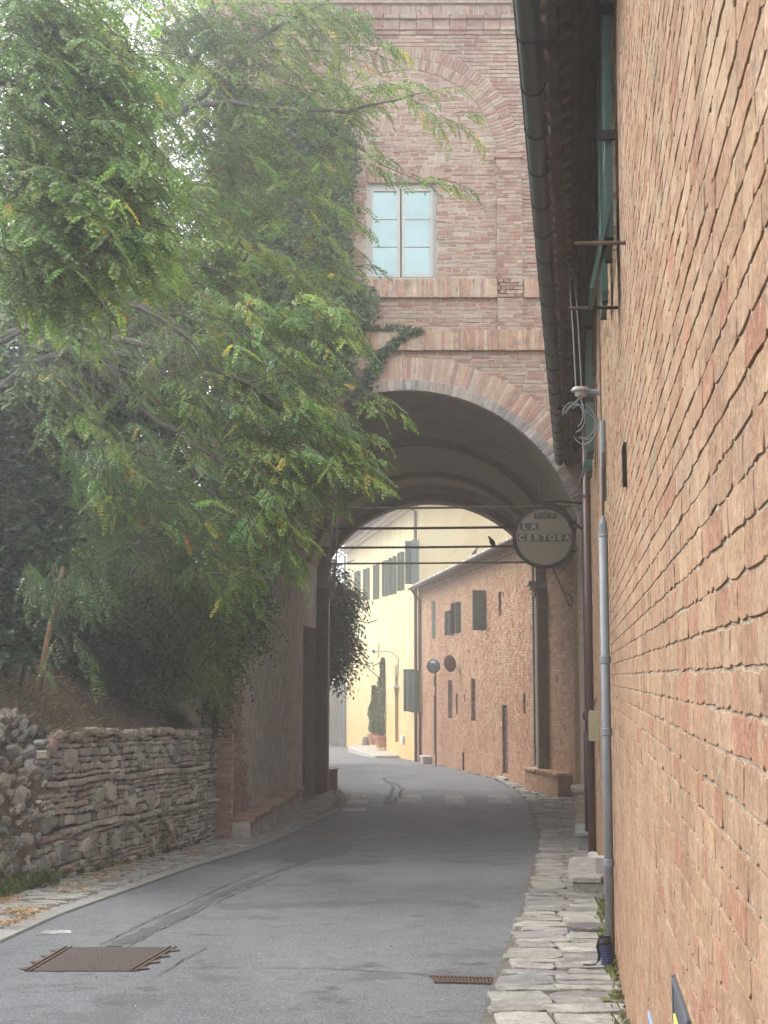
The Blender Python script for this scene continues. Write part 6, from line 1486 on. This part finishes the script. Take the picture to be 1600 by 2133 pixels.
# leaning stake and bare twigs
st = thing('leaning_stake', 'bare leaning brown tree stem standing on the bank in front of the dark hollow', 'stake', tuple(P(84, 1425, 17.2)))
g = MB(); g.tube([P(80, 1440, 17.2), P(92, 1370, 17.2), P(105, 1300, 17.2), P(122, 1240, 17.2), P(132, 1180, 17.2)], [.040, .036, .034, .030, .022], n=9); g.build('stem', M_wood, st, smooth=True)
g = MB(); g.tube([P(121, 1245, 17.2), P(128, 1250, 17.15), P(120, 1300, 17.1)], [.008, .006, .004], n=5); g.build('side_shoot', M_wood, st)
bt = thing('bare_brush', 'tangle of thin bare hanging twigs under the locust boughs on the left', 'brush', tuple(P(60, 760, 15.9)))
g = MB()
for i in range(150):
    px, py = random.uniform(0, 420), random.uniform(620, 760); Y = random.uniform(15.2, 16.8); a = random.uniform(.1, 1.0); pts = []; x, y = px, py; dx, dy = random.uniform(4, 20), random.uniform(-2, 12)
    for k in range(9): pts.append(P(x, y, Y + .02 * k)); dx += random.gauss(-.6, 2); dy += random.uniform(.5, 3.5); x += dx; y += dy
    g.tube(pts, list(np.linspace(.005, .0014, 9)), random.choice([(.13, .12, .10), (.09, .08, .065), (.17, .16, .135)]), 3, caps=False)
for i in range(170):
    px, py = random.uniform(250, 480), random.uniform(900, 1200); Y = random.uniform(16.2, 16.9); pts = []; x, y = px, py; dx, dy = random.uniform(-4, 14), random.uniform(-6, 10)
    for k in range(6): pts.append(P(x, y, Y)); dx += random.gauss(0, 2); dy += random.uniform(0, 2); x += dx; y += dy
    g.tube(pts, list(np.linspace(.005, .0015, 6)), (.14, .12, .10), 3, caps=False)
g.build('twigs', M_twig, bt)['kind'] = 'stuff'
for pts in ([(0, 715), (80, 670), (160, 645), (215, 628)], [(215, 628), (290, 640), (345, 670), (400, 710), (430, 760)], [(90, 668), (180, 690), (240, 740), (250, 830)]):
    q = MB(); q.tube([P(a, c, 16) for a, c in pts], [.03, .024, .018, .012, .006][:len(pts)], n=7); q.build('branch', M_bark, bt, smooth=True)
# dry grass and leaf litter on the bank, fallen leaves in the gutter
n = 11000; Y = rng.uniform(13, 22, n); s = rng.random(n) ** 1.3 * 2.3; keepm = rng.random(n) < np.clip(1.1 - (Y - 15.5) / 4.5, .06, 1); Y, s = Y[keepm], s[keepm]; n = len(Y)
p = np.array([(XR(y) - q, y, bankz(q, y) - .01) for y, q in zip(Y, s)]); d = rng.normal(0, .55, (n, 3)) + np.array([.35, -.1, .9]); d /= np.linalg.norm(d, axis=1)[:, None]; sd = np.cross(d, rng.normal(0, 1, (n, 3))); sd /= np.linalg.norm(sd, axis=1)[:, None]; L_ = rng.uniform(.05, .20, (n, 1)); w_ = .0018
X = np.stack([p - sd * w_, p + sd * w_, p + d * L_ * .6 + sd * w_ * .7 + np.array([.02, 0, -.01]), p + d * L_ + np.array([.05, 0, -.05]) * L_ / .2], 1)
g = MB(); g.batch(X, [(0, 1, 2, 3)], pick([(.20, .165, .11), (.25, .21, .15), (.14, .115, .08), (.10, .11, .05)], n, .2)); tag(g.build('dry_grass', M_dry), 'dry tangled grass along the top of the bank', 'grass', kind='stuff')
def litter(name, label, pts, size, pal):
    n = len(pts); p = np.array(pts); a = rng.uniform(0, 6.28, n); d = np.stack([np.cos(a), np.sin(a), rng.normal(0, .25, n)], 1); sd = np.stack([-np.sin(a), np.cos(a), rng.normal(0, .25, n)], 1); L_ = size * rng.uniform(.5, 1.3, (n, 1))
    X = np.stack([p - d * L_ / 2, p + sd * L_ * .25 + (0, 0, .004), p + d * L_ / 2, p - sd * L_ * .25 + (0, 0, .004)], 1); g = MB(); g.batch(X, [(0, 1, 2, 3)], pick(pal, n, .2)); tag(g.build(name, M_dry), label, 'leaves', kind='stuff')
pts = []
for _ in range(12000):
    Y = random.uniform(14, 24.6); s = random.random() ** .9 * 2.2; pts.append((XR(Y) - s, Y, bankz(s, Y) + .015))
litter('leaf_litter', 'brown leaf litter on the bank above the retaining wall', pts, .05, [(.16, .10, .065), (.22, .15, .09), (.12, .075, .05), (.34, .29, .20), (.18, .09, .06)])
pts = []
for (px, py, sx, sy, n) in ((40, 1912, 60, 8, 380), (20, 1935, 36, 5, 120), (150, 1860, 50, 12, 240), (215, 1836, 40, 8, 300), (250, 1815, 30, 8, 200), (405, 1777, 22, 6, 200), (320, 1800, 40, 8, 80), (90, 1930, 50, 6, 120), (10, 1885, 30, 8, 200), (480, 1752, 40, 6, 40)):
    for _ in range(int(n * .6)):
        q = G(px + random.gauss(0, sx * .6), py + random.gauss(0, sy * .7)); 
        if q.x < xl(q.y) - .02: pts.append((q.x, q.y, zg(q.y) + .055 + random.uniform(0, .015)))
litter('fallen_leaves', 'orange fallen leaves drifted along the gutter stones on the left', pts, .045, [(.38, .21, .09), (.30, .16, .07), (.44, .31, .17), (.22, .12, .06)])
pts = []
for _ in range(260): q = G(random.uniform(30, 1100), random.uniform(1700, 2125)); pts.append((q.x, q.y, zg(q.y) + .012))
litter('road_litter', 'scattered tiny leaves and crumbs on the asphalt', pts, .022, [(.25, .22, .16), (.12, .09, .06), (.35, .33, .28)])
# weeds at wall feet
def weeds(name, label, spots, pal):
    g = MB()
    for x, y, z, r, h, n in spots:
        a = rng.uniform(0, 6.28, n); rr = r * np.sqrt(rng.random(n)); p = np.stack([x + rr * np.cos(a), y + rr * np.sin(a) * 1.6, np.full(n, z)], 1) + np.array([0, 0, 1.]) * rng.random((n, 1)) * h * .7
        d = rng.normal(0, .5, (n, 3)) + np.array([0, -.1, .7]); d /= np.linalg.norm(d, axis=1)[:, None]; s_ = np.cross(d, rng.normal(0, 1, (n, 3))); s_ /= np.linalg.norm(s_, axis=1)[:, None]; L_ = rng.uniform(.03, .09, (n, 1))
        X = np.stack([p, p + d * L_ * .5 + s_ * L_ * .22, p + d * L_, p + d * L_ * .5 - s_ * L_ * .22], 1); g.batch(X, [(0, 1, 2, 3)], pick(pal, n, .2))
    tag(g.build(name, M_leaf), label, 'weeds', kind='stuff')
sp = [(XR(y) + .05 + random.uniform(-.1, .1), y, zg(y), .16, .22, 240) for y in np.arange(13.2, 16.8, .22)] + [(XR(y) + .02, y, zg(y), .05, .08, 40) for y in np.arange(17, 24, .6)]
weeds('verge_weeds', 'green weeds and grass at the foot of the rock slope on the left', sp, [(.09, .13, .04), (.12, .16, .05), (.16, .16, .07), (.06, .09, .03)])
sp = [(WD + WB * y - .05, y, zg(y) + .04, .04, random.uniform(.01, .04), random.randint(3, 22)) for y in np.arange(8, 24, .35)]
weeds('wall_foot_weeds', 'sparse weeds and moss at the foot of the near brick wall', sp, [(.10, .13, .05), (.20, .19, .11), (.14, .13, .08)])
n = 2600; u = rng.uniform(2.2, RL - .6, n); hgt = rng.random(n) ** 1.5; ok = (np.sin(u * 2.1) + rng.normal(0, .35, n)) > .45; u, hgt = u[ok], hgt[ok]
p = np.array([RF.at(a, zg(rY(a)) + h_ * (.9 if math.sin(a * 2.1) > .8 else .5), .035) for a, h_ in zip(u, hgt)]); g = MB(); ivyleaf(g, p, np.array(tuple(RN)) + rng.normal(0, .4, (len(p), 3)), .028, [(.07, .085, .03), (.09, .10, .04), (.05, .06, .03)]); tag(g.build('wall_moss', M_leaf), 'green moss and tiny plants on the lower retaining wall', 'moss', kind='stuff')

# ================================================================== ironwork in the road
def covers(name, label, cat, corners, parent=None):
    return
q = [G(*c_) for c_ in ((50, 2024), (285, 2024), (368, 1974), (135, 1974))]
mh = thing('manhole_cover', 'large rusty studded iron manhole cover in the asphalt, lower left', 'cover', tuple(sum(q, Vector()) / 4))
def bil(u, v): return q[0] * (1 - u) * (1 - v) + q[1] * u * (1 - v) + q[2] * u * v + q[3] * (1 - u) * v
def onroad(p, dz): return (p.x, p.y, zg(p.y) + dz)
g = MB(); g.add([onroad(bil(a, c_), .006) for a, c_ in ((0, 0), (1, 0), (1, 1), (0, 1))], [(0, 1, 2, 3)])
g.build('plate', mat('cover_iron', (.065, .05, .042), .7, (20, .3), (90, .2), None, None, .3, .4), mh)
g = MB(); nu, nv = 40, 26
for i in range(nu):
    for j in range(nv):
        u0, v0 = .10 + .80 * i / nu, .03 + .94 * (j + (.5 if i % 2 else 0) * .9) / nv; du, dv = .80 / nu * .62, .94 / nv * .5
        g.add([onroad(bil(a, c_), .007) for a, c_ in ((u0, v0), (u0 + du, v0), (u0 + du, v0 + dv), (u0, v0 + dv))] + [onroad(bil(u0 + du / 2, v0 + dv / 2), .013)], [(0, 1, 4), (1, 2, 4), (2, 3, 4), (3, 0, 4)], (.13, .085, .065))
g.build('studs', mat('stud_iron', (.10, .078, .068), .6, (20, .25), None, None, None, .4, .5), mh)['kind'] = 'stuff'
for u0, u1 in ((.0, .018), (.05, .066), (.934, .95), (.982, 1.0)):
    g = MB(); g.box((0, 0, 0), (1, 1, 1)) if False else g.add([onroad(bil(a, c_), h_) for h_ in (.004, .015) for a, c_ in ((u0, 0), (u1, 0), (u1, 1), (u0, 1))], [(4, 5, 6, 7), (0, 1, 5, 4), (1, 2, 6, 5), (2, 3, 7, 6), (3, 0, 4, 7)]); g.build('side_rail', M_rust, mh)
for k in range(4):
    v0 = .06 + .25 * k
    for s, ua, ub_ in ((-1, -.075, -.0), (1, 1.0, 1.085)):
        pts = [bil(ua if s < 0 else ub_, v0 + .02), bil(ub_ if s < 0 else ua, v0 - .03), bil(ub_ if s < 0 else ua, v0 + .10)]
        g = MB(); g.add([onroad(x, .005) for x in pts] + [onroad(x, .011) for x in pts], [(3, 4, 5), (0, 1, 4, 3), (1, 2, 5, 4), (2, 0, 3, 5)]); g.build('lug', M_rust, mh)
gr = [G(*c_) for c_ in ((905, 2048), (1036, 2051), (1034, 2040), (896, 2036))]
dg = thing('drain_grate', 'narrow dark iron drain grate across the asphalt at the right kerb', 'grate', tuple(sum(gr, Vector()) / 4))
q = gr
g = MB(); g.add([onroad(bil(a, c_), .004) for a, c_ in ((0, 0), (1, 0), (1, 1), (0, 1))], [(0, 1, 2, 3)]); g.build('pit', M_hole, dg)
for k in range(18):
    u0 = .01 + k * .055
    g = MB(); g.add([onroad(bil(a, c_), h_) for h_ in (.003, .012) for a, c_ in ((u0, 0), (u0 + .026, 0), (u0 + .026, 1), (u0, 1))], [(4, 5, 6, 7), (0, 1, 5, 4), (1, 2, 6, 5), (2, 3, 7, 6), (3, 0, 4, 7)]); g.build('bar', M_rust, dg)
for v0, v1 in ((-.06, .06), (.94, 1.06)):
    g = MB(); g.add([onroad(bil(a, c_), h_) for h_ in (.003, .014) for a, c_ in ((-.01, v0), (1.01, v0), (1.01, v1), (-.01, v1))], [(4, 5, 6, 7), (0, 1, 5, 4), (1, 2, 6, 5), (2, 3, 7, 6), (3, 0, 4, 7)]); g.build('frame', M_rust, dg)
gr = [G(*c_) for c_ in ((712, 1690), (762, 1690), (762, 1685), (718, 1685))]
sm = thing('small_drain_cover', 'small pale drain cover at the left kerb just before the crossing stripes', 'cover', tuple(sum(gr, Vector()) / 4)); q = gr
g = MB(); g.add([onroad(bil(a, c_), h_) for h_ in (.003, .012) for a, c_ in ((0, 0), (1, 0), (1, 1), (0, 1))], [(4, 5, 6, 7), (0, 1, 5, 4), (1, 2, 6, 5), (2, 3, 7, 6), (3, 0, 4, 7)]); g.build('lid', mat('pale_lid', (.30, .30, .28), .8, (8, .2), None, None), sm)

# ================================================================== the mist
hz = MB(); hz.box((0, 60, 5), (340, 330, 26)); hb_ = hz.build('haze', mat('haze_surface', (1, 1, 1)))
mh_ = bpy.data.materials.new('haze'); mh_.use_nodes = True; mh_.node_tree.nodes.clear()
ho = mh_.node_tree.nodes.new('ShaderNodeOutputMaterial'); pv = mh_.node_tree.nodes.new('ShaderNodeVolumePrincipled')
pv.inputs['Color'].default_value = (.98, .99, 1, 1); pv.inputs['Density'].default_value = HAZE_DENSITY; pv.inputs['Anisotropy'].default_value = .8
mh_.node_tree.links.new(pv.outputs[0], ho.inputs['Volume'])
hb_.data.materials.clear(); hb_.data.materials.append(mh_); hb_['kind'] = 'stuff'
